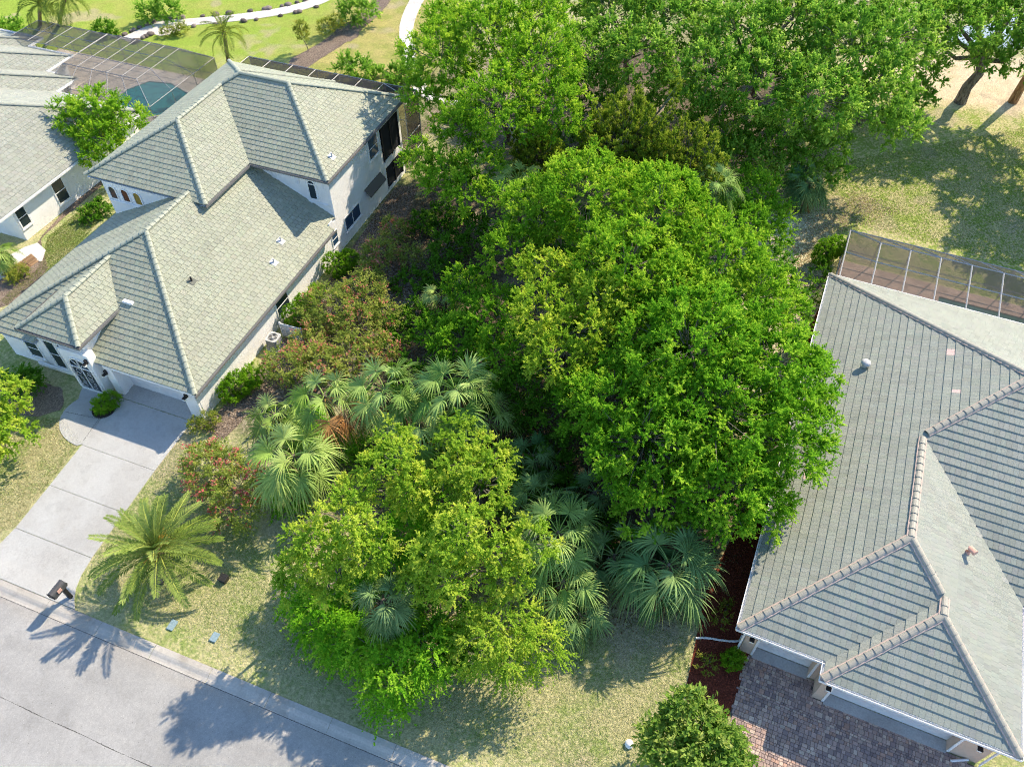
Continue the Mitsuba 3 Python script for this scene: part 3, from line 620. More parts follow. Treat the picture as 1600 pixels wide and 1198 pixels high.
# entrance surround with an arched glazed door
part(lh, 'door_surround', bevel_box(LF, -34.55, -32.5, 19.2, 19.749, 0, 3.3, 0.03), 'stucco_white')
d = part(lh, 'front_door', arch_ring(LF, 'v', -1, 19.2, -34.2, -32.75, 0.15, 2.75, 0.13, 0.07, (2, 2)), 'white_paint', label='arched glass front door with white frame')
for i, (a0, a1) in enumerate(((-34.17, -33.5), (-33.45, -32.78))):
    part(d, 'glass_panel', LF.box(a0, a1, 19.185, 19.198, 0.17, 1.95), 'glass')
    for z in np.linspace(0.45, 1.7, 5):
        t = np.linspace(0, 2 * math.pi, 17); r = 0.13 + 0.05 * math.sin(z * 5 + i); cx = (a0 + a1) / 2 + 0.08 * math.cos(z * 7 + i)
        part(d, 'scroll', tube(LF(np.c_[cx + r * np.cos(t), np.full(17, 19.165), z + r * np.sin(t)]), 0.016, 4), 'white_metal')
t = np.linspace(0, math.pi, 15); pts = np.array([[-33.475 + 0.7 * math.cos(x), 19.19, 2.03 + 0.7 * math.sin(x)] for x in t]); part(d, 'fanlight', (LF(np.vstack([[[-33.475, 19.19, 2.03]], pts])), np.array([[0, i, i + 1] for i in range(1, 15)])), 'glass')
for a in (math.pi * .28, math.pi * .5, math.pi * .72): part(d, 'fan_bar', tube(LF(np.array([[-33.475, 19.17, 2.03], [-33.475 + 0.7 * math.cos(a), 19.17, 2.03 + 0.7 * math.sin(a)]])), 0.022, 4), 'white_paint')
part(lh, 'window_band', bevel_box(LF, -37.9, -34.75, 19.60, 19.748, 0.15, 0.42, 0.03), 'white_paint')
for a in (-36.35, -35.35): window(lh, LF, 'v', -1, 19.75, a, a + 0.72, 0.55, 2.75, bars=(1, 2), fw_=0.09, label='tall front window beside the entrance')
window(lh, LF, 'v', -1, 19.9, -38.4, -37.5, 0.6, 2.0, bars=(1, 2), label='front window at the left corner')
# upper windows
for i, a in enumerate((-39.85, -38.85, -37.9)): window(lh, LF, 'v', -1, 30.9, a, a + 0.5, 4.15, 5.05, arch=True, bars=(1, 1), fw_=0.10, glass=('glass', 'stained_red', 'stained_gold')[i], label=('small arched window with dark glass', 'small arched window with reddish glass', 'small arched window with golden glass')[i])
part(lh, 'window_sill', bevel_box(LF, -40.1, -37.2, 30.78, 30.898, 3.9, 4.04, 0.02), 'white_paint')
window(lh, LF, 'v', -1, 35.7, -27.78, -27.28, 3.98, 5.35, arch=True, bars=(1, 2), fw_=0.16, label='arched window above the lower roof')
for a in (-30.5, -28.75, -26.98): part(lh, 'wall_plaque', bevel_box(LF, a, a + 0.36, 35.655, 35.698, 4.9, 5.4, 0.01), 'white_paint')
part(lh, 'corner_moulding', bevel_box(LF, -28.2, -26.5, 35.62, 35.698, 3.62, 3.76, 0.02), 'white_paint')
# right flank
for (a0, a1, z0, z1, gl) in ((41.05, 42.3, 3.9, 5.4, 'glass_blue'), (36.7, 38.7, 0.95, 1.95, 'glass_blue'), (34.85, 35.5, 0.95, 1.9, 'glass_blue'), (27.85, 29.1, 0.7, 1.9, 'glass')):
    window(lh, LF, 'u', 1, -26.2, a0, a1, z0, z1, glass=gl, bars=(1, 2) if a1 - a0 < 1.5 else (2, 1), depth=0.04, fw_=0.08, label='window on the shaded side wall')
for (z0, z1) in ((0.25, 2.05), (2.55, 5.3)):
    k = part(lh, 'lanai_opening', LF.box(-27.55, -27.5, 43.0, 45.4, z0 + 0.02, z1 - 0.02), 'dark_void', label='dark screened lanai opening')
    part(k, 'screen', LF.box(-26.27, -26.265, 42.98, 45.48, z0 + 0.03, z1 - 0.03), 'screen_dark')
    for a in (42.97, 44.2, 45.42): part(k, 'post', LF.box(-26.26, -26.18, a, a + 0.07, z0 + 0.01, z1 - 0.01), 'dark_metal')
aw = part(lh, 'awning', (LF(np.array([[-26.19, 39.7, 2.35], [-26.19, 42.1, 2.35], [-25.75, 42.1, 1.85], [-25.75, 39.7, 1.85], [-26.19, 39.7, 2.27], [-26.19, 42.1, 2.27], [-25.75, 42.1, 1.77], [-25.75, 39.7, 1.77]])), np.vstack([BOXF[:, [0, 1, 2]], BOXF[:, [0, 2, 3]]])), 'awning_grey', label='narrow dark awning over a side window')
# roof vents
def vent(owner, u, v, hip_z, k, name='roof_vent', dark=False, d=(-1, 0)):
    # a flashing plate on the slope with a short pipe
    du, dv = d; p = MB(); n = 0.21
    q = np.array([[u - n, v - n], [u + n, v - n], [u + n, v + n], [u - n, v + n]]); z = [hip_z(a, b) for a, b in q]
    kk = part(owner, name, (LF(np.vstack([np.c_[q, np.array(z) + 0.055], np.c_[q, np.array(z) + 0.02]])), np.vstack([np.array([[0, 1, 2], [0, 2, 3]]), [[4, 5, 1], [4, 1, 0], [5, 6, 2], [5, 2, 1], [6, 7, 3], [6, 3, 2], [7, 4, 0], [7, 0, 3]]])), 'white_metal' if not dark else 'tile_dark')
    z0 = hip_z(u, v); part(kk, 'vent_pipe', tube(LF(np.array([[u, v, z0 + 0.05], [u, v, z0 + 0.34]])), 0.055, 8), 'white_metal' if not dark else 'dark_metal')
for (u, v) in ((-27.6, 31.5), (-27.1, 29.8)): vent(lh, u, v, low.height, 0.5)
vent(lh, -29.6, 25.5, low.height, 0.5, dark=True)
vent(lh, -26.6, 37.25, up2.height, 0.5); 
part(lh, 'flashing', bevel_box(LF, -32.45, -31.75, 22.75, 23.0, 4.2, 4.42, 0.02), 'white_paint')
q = np.array([[-26.2, 33.9, 2.95], [-25.95, 34.4, 2.75]]); part(lh, 'rain_diverter', bevel_box(LF, -26.18, -26.1, 34.72, 35.2, 2.3, 2.95, 0.03), 'stucco_white')

# ================================================================== right house
RC = (0.282, 0.300, 0.258)
rh = thing('single_storey_house', 'single storey house with grey green tile roof and two garage doors at right', 'house')
M_, W1, W2 = Hip(3.26, 24.5, 22.95, 42.0, 2.6, 0.48), Hip(3.26, 14.43, 16.95, 36.0, 2.6, 0.48), Hip(6.92, 14.43, 16.15, 32.0, 2.6, 0.48)
roof = part(rh, 'roof', RF.box(0, 1, 0, 1, 0, 1), 'joint', label='grey green tiled hip roof with weathered streaks')
PK = (0.62, 0.45, 0.40)
miss = [(9.7, 34.4, 0.2, PK), (9.8, 31.6, 0.2, PK), (4.55, 25.7, 0.24, PK)]
tiled_roof(rh, roof, RF, [M_, W1, W2], 0.235, 0.40, RC, 0.015, 21, nparts=300, stain=0.16, miss=miss, thick=0.046, gap=0.0035, ridge=(0.34, 0.325, 0.275), slip=0.001, slips=0.002)
out = unary_union([sbox(3.26, 24.5, 22.95, 42.0), sbox(3.26, 14.43, 16.95, 36), sbox(6.92, 14.43, 16.15, 32)])
eave_trim(rh, RF, out, 2.6, 'white_paint', 'white_paint', 0.2, True)
rw = unary_union([sbox(3.75, 24.0, 23.4, 41.5), sbox(3.75, 13.9, 17.25, 30), sbox(7.15, 13.9, 16.45, 30)])
soffit(rh, RF, out, rw, 2.40, 'stucco_beige')
part(rh, 'wall', wall_block(RF, rw, 0, 2.58, [(4.35, 6.8, 17.0, 17.78, -0.1, 2.2), (7.65, 12.7, 16.2, 16.98, -0.1, 2.2)]), 'stucco_beige', label='beige rendered wall')
garage_door(rh, RF, 4.35, 6.8, 17.7, 2.2, 'narrow single garage door of the right house'); garage_door(rh, RF, 7.65, 12.7, 16.9, 2.2, 'wide double garage door of the right house')
for (a, b, v) in ((4.35, 6.8, 17.25), (7.65, 12.7, 16.45)):
    for u in (a, b): part(rh, 'door_trim', bevel_box(RF, u - (0.1 if u == a else 0.002), u + (0.002 if u == a else 0.1), v - 0.04, v - 0.002, 0.06, 2.3, 0.008), 'white_paint')
    part(rh, 'threshold', RF.box(a + 0.003, b - 0.003, v - 0.12, v + 0.42, 0.0, 0.052), 'concrete')
for (u, v) in ((3.98, 17.25), (7.38, 16.45), (13.3, 16.45)): wall_lamp(rh, RF, u, v, 1.75)
part(rh, 'downspout', tube(RF(np.array([[3.62, 17.1, 2.45], [3.62, 17.1, 0.2], [3.4, 17.0, 0.1]])), 0.05, 6), 'white_paint')
part(rh, 'downspout', tube(RF(np.array([[13.98, 16.35, 2.45], [13.98, 16.35, 0.3], [13.85, 16.1, 0.1]])), 0.05, 6), 'white_paint')
window(rh, RF, 'u', 1, 13.9, 18.0, 20.6, 0.7, 2.1, bars=(3, 1), trim='white_paint', label='window on the right wing')
part(rh, 'side_panel', bevel_box(RF, 14.55, 14.62, 17.8, 22.3, 1.9, 2.38, 0.01), 'box_green')
k = part(rh, 'attic_vent', revolve([(0.0, 0.36), (0.12, 0.35), (0.22, 0.30), (0.26, 0.22), (0.25, 0.16), (0.16, 0.13), (0.14, -0.15)], RF(np.array([5.95, 33.45, M_.height(5.95, 33.45) + 0.1])), 18), 'white_metal', smooth=40, label='white mushroom vent on the left slope')
k = part(rh, 'clay_vent', tube(RF(np.array([[11.55, 23.7, W1.height(11.55, 23.7) + 0.03], [11.55, 23.7, W1.height(11.55, 23.7) + 0.38], [11.75, 23.5, W1.height(11.55, 23.7) + 0.42]])), [0.14, 0.13, 0.14], 10), 'pink_clay', smooth=40, label='terracotta vent on the bright slope')

# ================================================================== far left house
NC = (0.31, 0.32, 0.265)
nh = thing('neighbouring_house', 'white house with pale tile roof behind a pool cage at top left', 'house')
n1_, na, nb, nc = Hip(-66.0, -46.95, 22.0, 42.2, 2.8, 0.42), Hip(-72, -55.4, 30.0, 44.6, 2.75, 0.40), Hip(-78, -58.5, 30.0, 47.6, 2.7, 0.38), Hip(-84, -63.2, 30.0, 49.2, 2.65, 0.36)
roof = part(nh, 'roof', LF.box(0, 1, 0, 1, 0, 1), 'joint', label='pale tiled roof of the far left house')
tiled_roof(nh, roof, LF, [n1_, na, nb, nc], 0.36, 0.37, NC, 0.035, 31, nparts=300, gap=0.009, stain=0.1, cut=sbox(-100, -40, 0, 27.0))
no = unary_union([sbox(-66, -46.95, 22, 42.2), sbox(-72, -55.4, 30, 44.6), sbox(-78, -58.5, 30, 47.6), sbox(-84, -63.2, 30, 49.2)])
eave_trim(nh, LF, no, 2.8, 'white_paint', 'white_paint', 0.2, True, skip=lambda m: m[1] < 24)
nw = unary_union([sbox(-65.5, -47.45, 28.8, 41.7), sbox(-71, -55.9, 31, 44.1), sbox(-77, -59.0, 31, 47.1), sbox(-83, -63.7, 31, 48.7)])
part(nh, 'wall', wall_block(LF, nw, 0, 2.75), 'stucco_white', label='white rendered wall'); soffit(nh, LF, no.intersection(sbox(-100, -40, 28, 60)), nw, 2.6, 'white_paint')
for (a0, a1, z0, z1) in ((32.45, 33.4, 0.6, 2.25), (29.0, 29.75, 0.95, 2.35)): window(nh, LF, 'u', 1, -47.45, a0, a1, z0, z1, bars=(1, 2), label='sash window on the far left house')
# ------------------------------------------------------------------ foliage
def unit(a): return a / (np.linalg.norm(a, axis=-1, keepdims=True) + 1e-9)
def leaf_mesh(pos, d, nrm, L, W, col, fold=0.18):
    n = len(pos); d = unit(d); side = unit(np.cross(d, nrm)); nn = np.cross(side, d); L = np.broadcast_to(L, (n,))[:, None]; W = np.broadcast_to(W, (n,))[:, None]
    mid = pos + d * L * 0.5
    v = np.stack([pos, mid + side * W / 2 + nn * W * fold, pos + d * L, mid - side * W / 2 + nn * W * fold], 1).reshape(-1, 3)
    k = np.arange(n)[:, None] * 4
    return v, np.vstack([k + [0, 1, 2], k + [0, 2, 3]]), np.repeat(np.clip(col, 0.005, 0.9), 4, axis=0)

def fib(n, rng):
    i = np.arange(n) + 0.5; z = 1 - 2 * i / n; t = i * 2.39996 + rng.random() * 6.28; r = np.sqrt(1 - z * z)
    return unit(np.c_[r * np.cos(t), r * np.sin(t), z] + 0.12 * rng.standard_normal((n, 3)))

def tri_leaf(pos, d, nrm, L, W, col):
    n = len(pos); d = unit(d); side = unit(np.cross(d, nrm)); L = np.broadcast_to(L, (n,))[:, None]; W = np.broadcast_to(W, (n,))[:, None]
    v = np.stack([pos - d * L * 0.3 + side * W * 0.5, pos - d * L * 0.3 - side * W * 0.5, pos + d * L * 0.7], 1).reshape(-1, 3)
    return v, np.arange(3 * n).reshape(-1, 3), np.repeat(np.clip(col, 0.005, 0.9), 3, axis=0)

STY = {
 # spacing, twigs, per twig, twig length, leaf length, width, droop, up, inner share, palette (dark, light), share of pale young clumps
 'oak':    dict(sp=0.62, tw=12, per=14, tl=0.62, L=0.13, W=0.10, droop=0.10, up=0.45, inner=0.75, pal=((0.12, 0.34, 0.02), (0.38, 0.65, 0.045)), new=0.22),
 'oak_b':  dict(sp=0.64, tw=12, per=14, tl=0.62, L=0.13, W=0.10, droop=0.10, up=0.45, inner=0.75, pal=((0.16, 0.38, 0.022), (0.45, 0.68, 0.05)), new=0.30),
 'oak_y':  dict(sp=0.62, tw=12, per=11, tl=0.58, L=0.145, W=0.105, droop=0.10, up=0.45, inner=0.4, pal=((0.22, 0.4, 0.03), (0.5, 0.67, 0.06)), new=0.45),
 'far':    dict(sp=0.80, tw=12, per=10, tl=0.74, L=0.20, W=0.15, droop=0.10, up=0.40, inner=0.5, pal=((0.15, 0.35, 0.035), (0.41, 0.64, 0.09)), new=0.25),
 'pepper': dict(sp=0.54, tw=11, per=11, tl=0.50, L=0.125, W=0.09, droop=0.28, up=0.25, inner=0.5, pal=((0.23, 0.42, 0.035), (0.54, 0.69, 0.08)), new=0.35),
 'weep':   dict(sp=0.50, tw=10, per=14, tl=0.85, L=0.12, W=0.085, droop=0.75, up=0.15, inner=0.5, pal=((0.13, 0.4, 0.02), (0.37, 0.66, 0.045)), new=0.3),
 'weep_y': dict(sp=0.50, tw=10, per=14, tl=0.85, L=0.12, W=0.085, droop=0.6, up=0.2, inner=0.5, pal=((0.23, 0.42, 0.035), (0.52, 0.68, 0.08)), new=0.3),
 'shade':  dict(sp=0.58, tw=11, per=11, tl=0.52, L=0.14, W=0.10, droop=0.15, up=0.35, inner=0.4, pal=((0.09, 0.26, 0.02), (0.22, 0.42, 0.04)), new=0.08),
 'cedar':  dict(sp=0.34, tw=8, per=6, tl=0.24, L=0.17, W=0.065, droop=-0.12, up=1.1, inner=0.3, pal=((0.16, 0.26, 0.02), (0.36, 0.47, 0.05)), new=0.2),
 'hedge':  dict(sp=0.22, tw=8, per=7, tl=0.17, L=0.07, W=0.055, droop=0.0, up=0.35, inner=0.8, pal=((0.12, 0.3, 0.015), (0.3, 0.54, 0.03)), new=0.15),
 'gloss':  dict(sp=0.42, tw=7, per=7, tl=0.46, L=0.24, W=0.11, droop=0.06, up=0.55, inner=0.5, pal=((0.15, 0.3, 0.04), (0.42, 0.56, 0.12)), new=0.3),
 'boug':   dict(sp=0.40, tw=9, per=9, tl=0.50, L=0.10, W=0.075, droop=0.2, up=0.45, inner=0.4, pal=((0.24, 0.34, 0.06), (0.5, 0.56, 0.13)), new=0.2),
 'sparse': dict(sp=0.32, tw=7, per=7, tl=0.34, L=0.10, W=0.07, droop=0.05, up=0.6, inner=0.3, pal=((0.2, 0.28, 0.035), (0.38, 0.42, 0.07)), new=0.3),
}
def crown(lobes, style, seed, scale=1.0, zmin=-0.45, flowers=None):
    s = STY[style]; rng = np.random.default_rng(seed); P_, O_ = [], []
    lob = [(np.array(c, float), r, rz) for c, r, rz in lobes]
    for i, (c, r, rz) in enumerate(lob):
        for share, f0 in ((1.0, 0.93), (s['inner'], 0.62)):
            n = max(6, int(4 * math.pi * ((r * r + 2 * r * rz) / 3) * f0 * f0 / s['sp'] ** 2 * 0.85 * share))
            d = fib(n, rng); d = d[d[:, 2] > zmin - 0.25 * rng.random(len(d))]
            w = meshkit.fbm(c + d * r * 0.75, 3, seed) * 2 - 1
            p = c + d * np.array([r, r, rz]) * (f0 + 0.62 * w[:, None]) + 0.14 * s['sp'] * rng.standard_normal((len(d), 3))
            ok = p[:, 2] > 0.12
            for j, (c2, r2, rz2) in enumerate(lob):
                if j != i: ok &= np.linalg.norm((p - c2) / [r2, r2, rz2], axis=1) > (0.70 if f0 > 0.8 else 0.45)
            # holes: some clumps have lost their leaves
            ok &= meshkit.noise(p * 0.9 + 31, seed + 3) > 0.10
            P_.append(p[ok]); O_.append(unit(d / [r, r, rz])[ok])
    p, o = np.vstack(P_), np.vstack(O_); n = len(p); K, m = s['tw'], s['per']
    size = 0.75 + 0.55 * rng.random(n); young = (rng.random(n) < s['new']) * (0.5 + 0.5 * rng.random(n)); clump = 0.5 * meshkit.noise(p * 0.8 + 7, seed) + 0.5 * rng.random(n)
    td = unit(o[:, None] * 0.65 + np.array([0, 0, s['up']]) + 0.62 * rng.standard_normal((n, K, 3)))
    t = np.linspace(0.18, 1.0, m)[None, None, :] + 0.06 * rng.standard_normal((n, K, m))
    ln = (s['tl'] * scale * size)[:, None] * (0.6 + 0.6 * rng.random((n, K)))
    q = p[:, None, None] + td[:, :, None] * (ln[:, :, None] * t)[..., None]
    q[..., 2] -= s['droop'] * ln[:, :, None] * t ** 2
    q += 0.025 * scale * rng.standard_normal(q.shape)
    tt = np.broadcast_to(td[:, :, None], q.shape).reshape(-1, 3).copy(); tt[:, 2] -= np.broadcast_to((2 * s['droop'] * t), q.shape[:3]).reshape(-1) * 0.7
    N = n * K * m; oo = np.broadcast_to(o[:, None, None], q.shape).reshape(-1, 3)
    d = unit(unit(tt) * 0.75 + 0.62 * rng.standard_normal((N, 3))); nr = unit(np.array([0, 0, 0.55]) + 0.5 * np.array(SUN) + 0.40 * oo + 0.38 * rng.standard_normal((N, 3)))
    c0, c1 = map(np.array, s['pal']); mixv = np.repeat(0.75 * clump + 0.35 * young, K * m) + 0.16 * rng.standard_normal(N) + 0.15 * np.broadcast_to(t * young[:, None, None], q.shape[:3]).reshape(-1)
    col = c0 + (c1 - c0) * np.clip(mixv, 0, 1.15)[:, None]; yg = (np.repeat(young, K * m) * 0.6 * np.broadcast_to(t, q.shape[:3]).reshape(-1))[:, None]; col = col * (1 - yg) + yg * (c1 * [1.38, 1.08, 1.4] + 0.01); col *= (0.86 + 0.28 * rng.random((N, 1)))
    L = s['L'] * scale * (0.7 + 0.6 * rng.random(N)); W = s['W'] * scale * (0.75 + 0.5 * rng.random(N))
    q = q.reshape(-1, 3); keep = q[:, 2] > 0.04
    fl = None
    if flowers is not None:
        cf, share, tip = flowers; isf = (rng.random(n) < share)[:, None, None] & (rng.random((n, K)) < 0.75)[:, :, None] & (t > tip); isf = np.broadcast_to(isf, (n, K, m)).reshape(-1)
        a, b = map(np.array, cf); fc = a + (b - a) * rng.random((N, 1)); fc *= 0.8 + 0.4 * rng.random((N, 1)); sel = isf & keep
        fl = tri_leaf(q[sel], d[sel], nr[sel], L[sel] * 1.0, W[sel] * 1.3, fc[sel]); keep &= ~isf
    return (leaf_mesh if style == 'gloss' else tri_leaf)(q[keep], d[keep], nr[keep], L[keep], W[keep], col[keep]), p, fl, (q, td, ln)

def branches(base, lobes, p, rng, r0, twig_share=1.0, limb=0.35, fork=None):
    """trunk with a few limbs to the crown's lobes, and thin twigs out to the leaf clumps"""
    base = np.array(base, float); cs = np.array([l[0] for l in lobes]); top = cs.mean(0); h = max(0.4, (top[2] - base[2]) * limb)
    if fork is not None: fork = np.array(fork, float)
    else: fork = base + [0.25 * (top[0] - base[0]), 0.25 * (top[1] - base[1]), h]
    tr = MB(); wob = 0.06 * h if limb < 0.5 else 0.02 * h
    pts = np.array([base - [0, 0, 0.1], base + (fork - base) * 0.35 + wob * rng.standard_normal(3), base + (fork - base) * 0.7 + wob * rng.standard_normal(3), fork])
    tr.add(*tube(pts, [r0 * 1.35, r0 * 1.05, r0 * 0.95, r0 * 0.85], 8))
    for c, r, rz in lobes:
        c = np.array(c); mid = (fork + c) / 2 + 0.12 * np.linalg.norm(c - fork) * rng.standard_normal(3) * [1, 1, 0.5]; e = c + [0, 0, 0.1 * rz]
        tr.add(*tube(np.array([fork, (fork * 2 + mid) / 3 + 0.05 * rng.standard_normal(3), mid, (mid + e) / 2 + 0.08 * rng.standard_normal(3), e]), np.array([0.62, 0.5, 0.4, 0.28, 0.16]) * r0, 6))
    tw = MB(); L = [(np.array(c), r) for c, r, rz in lobes]; C = np.array([c for c, r in L]); idx = np.argmin(np.linalg.norm(p[:, None] - C[None], axis=2) / np.array([r for c, r in L]), axis=1)
    sel = np.nonzero(rng.random(len(p)) < twig_share)[0]; a = C[idx[sel]]; a = a + (p[sel] - a) * (0.15 + 0.35 * rng.random((len(sel), 1))); b = p[sel] + (p[sel] - C[idx[sel]]) * 0.08; m = (a + b) / 2 + 0.10 * np.linalg.norm(b - a, axis=1, keepdims=True) * rng.standard_normal(a.shape)
    n = len(sel); d = unit(b - a); s1 = unit(np.cross(d, [0.3, 0.2, 0.9])); s2 = np.cross(d, s1); ang = [0, 2.094, 4.189]
    rr = np.clip(0.012 + 0.012 * rng.random(n), 0, r0 * 0.4)[:, None]
    ring = lambda q, k: np.stack([q + k * rr * (math.cos(x) * s1 + math.sin(x) * s2) for x in ang], 1)
    v = np.concatenate([ring(a, 1.5), ring(m, 1.0), ring(b, 0.45)], 1).reshape(-1, 3); o = np.arange(n)[:, None] * 9
    f = [o + np.array(x) for k in (0, 3) for i in range(3) for x in ([k + i, k + (i + 1) % 3, k + 3 + (i + 1) % 3], [k + i, k + 3 + (i + 1) % 3, k + 3 + i])]
    tw.add(v, np.vstack(f)); return tr, tw

PLANTS = [0]
def tree(name, label, cat, lobes, style, base=None, r0=0.16, scale=1.0, group=None, zmin=-0.45, bark='bark', flowers=None, flower_label=None, twigs=0.45, limb=0.35, fork=None):
    PLANTS[0] += 1; seed = 100 + PLANTS[0] * 7; rng = np.random.default_rng(seed)
    t = thing(name, label, cat, group)
    (v, f, c), p, fl, _ = crown(lobes, style, seed, scale, zmin, flowers)
    if base is None: m = np.mean([l[0] for l in lobes], axis=0); base = (m[0] + 0.2, m[1] + 0.2, 0.0)
    tr, tw = branches(base, lobes, p, rng, r0, twigs, limb, fork)
    part(t, 'trunk', tr.mesh(), bark, smooth=60)
    part(t, 'twigs', tw.mesh(), 'twig', kind='stuff')
    part(t, 'crown', (v, f), 'leaf', color=c)
    if fl is not None: part(t, 'flowers', (fl[0], fl[1]), 'leaf', color=fl[2], label=flower_label, kind='stuff')
    return t

# ---- fan palms
def fan_frond(rng, az, el, pet, R, old=0.0, nseg=34):
    """one fan leaf on its stalk, at the origin: stalk, then pleated blade whose tips hang"""
    n = 7; t = np.linspace(0, 1, n); ca, sa = math.cos(az), math.sin(az)
    e = el - np.cumsum(np.r_[0, np.full(n - 1, (0.16 + 0.30 * old + 0.05 * rng.random()))]) * (1.0 if el > -0.3 else 0.5)
    st = pet / (n - 1); hr = np.r_[0, np.cumsum(np.cos(e[:-1]) * st)]; z = np.r_[0, np.cumsum(np.sin(e[:-1]) * st)]
    path = np.c_[hr * ca, hr * sa, z]; d = unit(path[-1] - path[-2]); sd = np.array([-sa, ca, 0.0]); up = np.cross(d, sd); up = up if up[2] > 0 else -up
    roll = 0.5 * rng.standard_normal(); sd, up = sd * math.cos(roll) + up * math.sin(roll), up * math.cos(roll) - sd * math.sin(roll)
    hub = path[-1]; th = np.linspace(-2.05, 2.05, nseg) + 0.03 * rng.standard_normal(nseg); a = np.abs(th) / 2.05
    ln = R * (1.0 - 0.30 * a ** 2) * (0.84 + 0.26 * rng.random(nseg)); dirs = np.cos(th)[:, None] * d + np.sin(th)[:, None] * sd + (0.30 * a[:, None] - 0.06) * up
    dirs = unit(dirs + 0.05 * rng.standard_normal((nseg, 3))); lat = unit(np.cross(up, dirs)); start = hub + (0.28 * R * (1 - a))[:, None] * d * 0.8
    fr = np.array([0.02, 0.28, 0.5, 0.76, 1.0]); wd = np.array([0.010, 0.030, 0.023, 0.013, 0.002]) * R; sag = np.array([0, 0.0, 0.03, 0.17, 0.46]) * (0.55 + 0.9 * old + 0.4 * rng.random()); sgv = 0.6 + 0.9 * rng.random(nseg)
    V = []
    for k in range(5):
        c = start + dirs * (ln * fr[k])[:, None] - np.array([0, 0, 1.0]) * (ln * sag[k] * sgv)[:, None]
        tw = 0.8 * wd[k]
        V += [c - lat * wd[k] + up * tw, c + lat * wd[k] - up * tw]
    v = np.stack(V, 1); o = np.arange(nseg)[:, None] * 10
    q = np.vstack([o + [2 * k, 2 * k + 1, 2 * k + 3, 2 * k + 2] for k in range(4)])
    f = np.vstack([q[:, [0, 1, 2]], q[:, [0, 2, 3]]])
    cols = np.repeat((0.85 + 0.3 * rng.random((nseg, 1, 1))), 10, axis=1) * np.ones(3)
    pv, pf = tube(path, np.linspace(0.028, 0.014, n), 4)
    mb = MB(); mb.add(v.reshape(-1, 3), f, cols.reshape(-1, 3)).add(pv, pf, np.tile([1.25, 1.2, 1.1], (len(pv), 1)))
    # tips bleach
    tipm = np.tile(np.repeat(fr > 0.9, 2), nseg)
    return mb, tipm

def fan_palm(label, crown_at, ground_at=None, R=1.0, pet=1.2, n=26, pal=((0.075, 0.125, 0.035), (0.17, 0.22, 0.06)), dead=4, group=None, seed=0, down=-0.7, dead_el=-0.85, dead_az=None):
    rng = np.random.default_rng(900 + seed); t = thing('fan_palm', label, 'palm tree', group)
    c = np.array(crown_at, float); g = np.array(ground_at if ground_at is not None else (c[0] + 0.15, c[1] + 0.1, 0.0), float)
    h = c[2]; pts = np.array([g - [0, 0, 0.1], g + (c - g) * 0.5 + [0.08, 0, 0], c - [0, 0, 0.05], c + [0, 0, 0.25]])
    part(t, 'trunk', tube(pts, [0.19, 0.17, 0.2, 0.07], 10), 'palm_bark', smooth=60)
    bt = MB()
    for k in range(26):
        a = k * 2.39996; z = c[2] - 0.05 - (k // 4) * 0.12
        if z < 0.3: break
        b = np.array([c[0] + 0.15 * math.cos(a), c[1] + 0.15 * math.sin(a), z]); e = b + [0.16 * math.cos(a), 0.16 * math.sin(a), 0.22]; bt.add(*tube(np.array([b, (b + e) / 2 + [0, 0, -0.03], e]), [0.05, 0.04, 0.03], 4))
    if bt.n: part(t, 'leaf_bases', bt.mesh(), 'palm_bark')
    c0, c1 = map(np.array, pal)
    for k in range(n):
        s = k / (n - 1); az = k * 2.39996 + 0.25 * rng.standard_normal(); el = 1.35 + (down - 1.35) * s ** 1.15 + 0.10 * rng.standard_normal()
        isdead = k >= n - dead; old = 0.9 if isdead else s * 0.7
        if isdead and dead_az is not None: az = dead_az + 0.5 * rng.standard_normal()
        mb, tip = fan_frond(rng, az, el if not isdead else dead_el - 0.4 * rng.random(), pet * (0.75 + 0.35 * min(1, s * 2)) * (0.9 + 0.2 * rng.random()) * (1.2 if isdead and dead_az is not None else 1), R * (0.8 + 0.25 * min(1, s * 3)), old if not (isdead and dead_az is not None) else 0.3)
        col = (c0 + (c1 - c0) * np.clip(0.65 - 0.5 * s + 0.25 * rng.standard_normal(), 0, 1)) if not isdead else np.array([(0.56, 0.33, 0.14), (0.46, 0.36, 0.22), (0.50, 0.26, 0.10)][int(rng.integers(3))])
        cc = np.clip(mb.col() * col, 0.01, 0.8); m = mb.mesh(); nt = len(tip); cc[:nt][tip] = np.clip(cc[:nt][tip] * 0.5 + np.array([0.30, 0.26, 0.13]) * 0.6, 0, 0.8)
        part(t, 'dead_frond' if isdead else 'frond', (m[0] + c, m[1]), 'palm_leaf', color=cc)
    return t

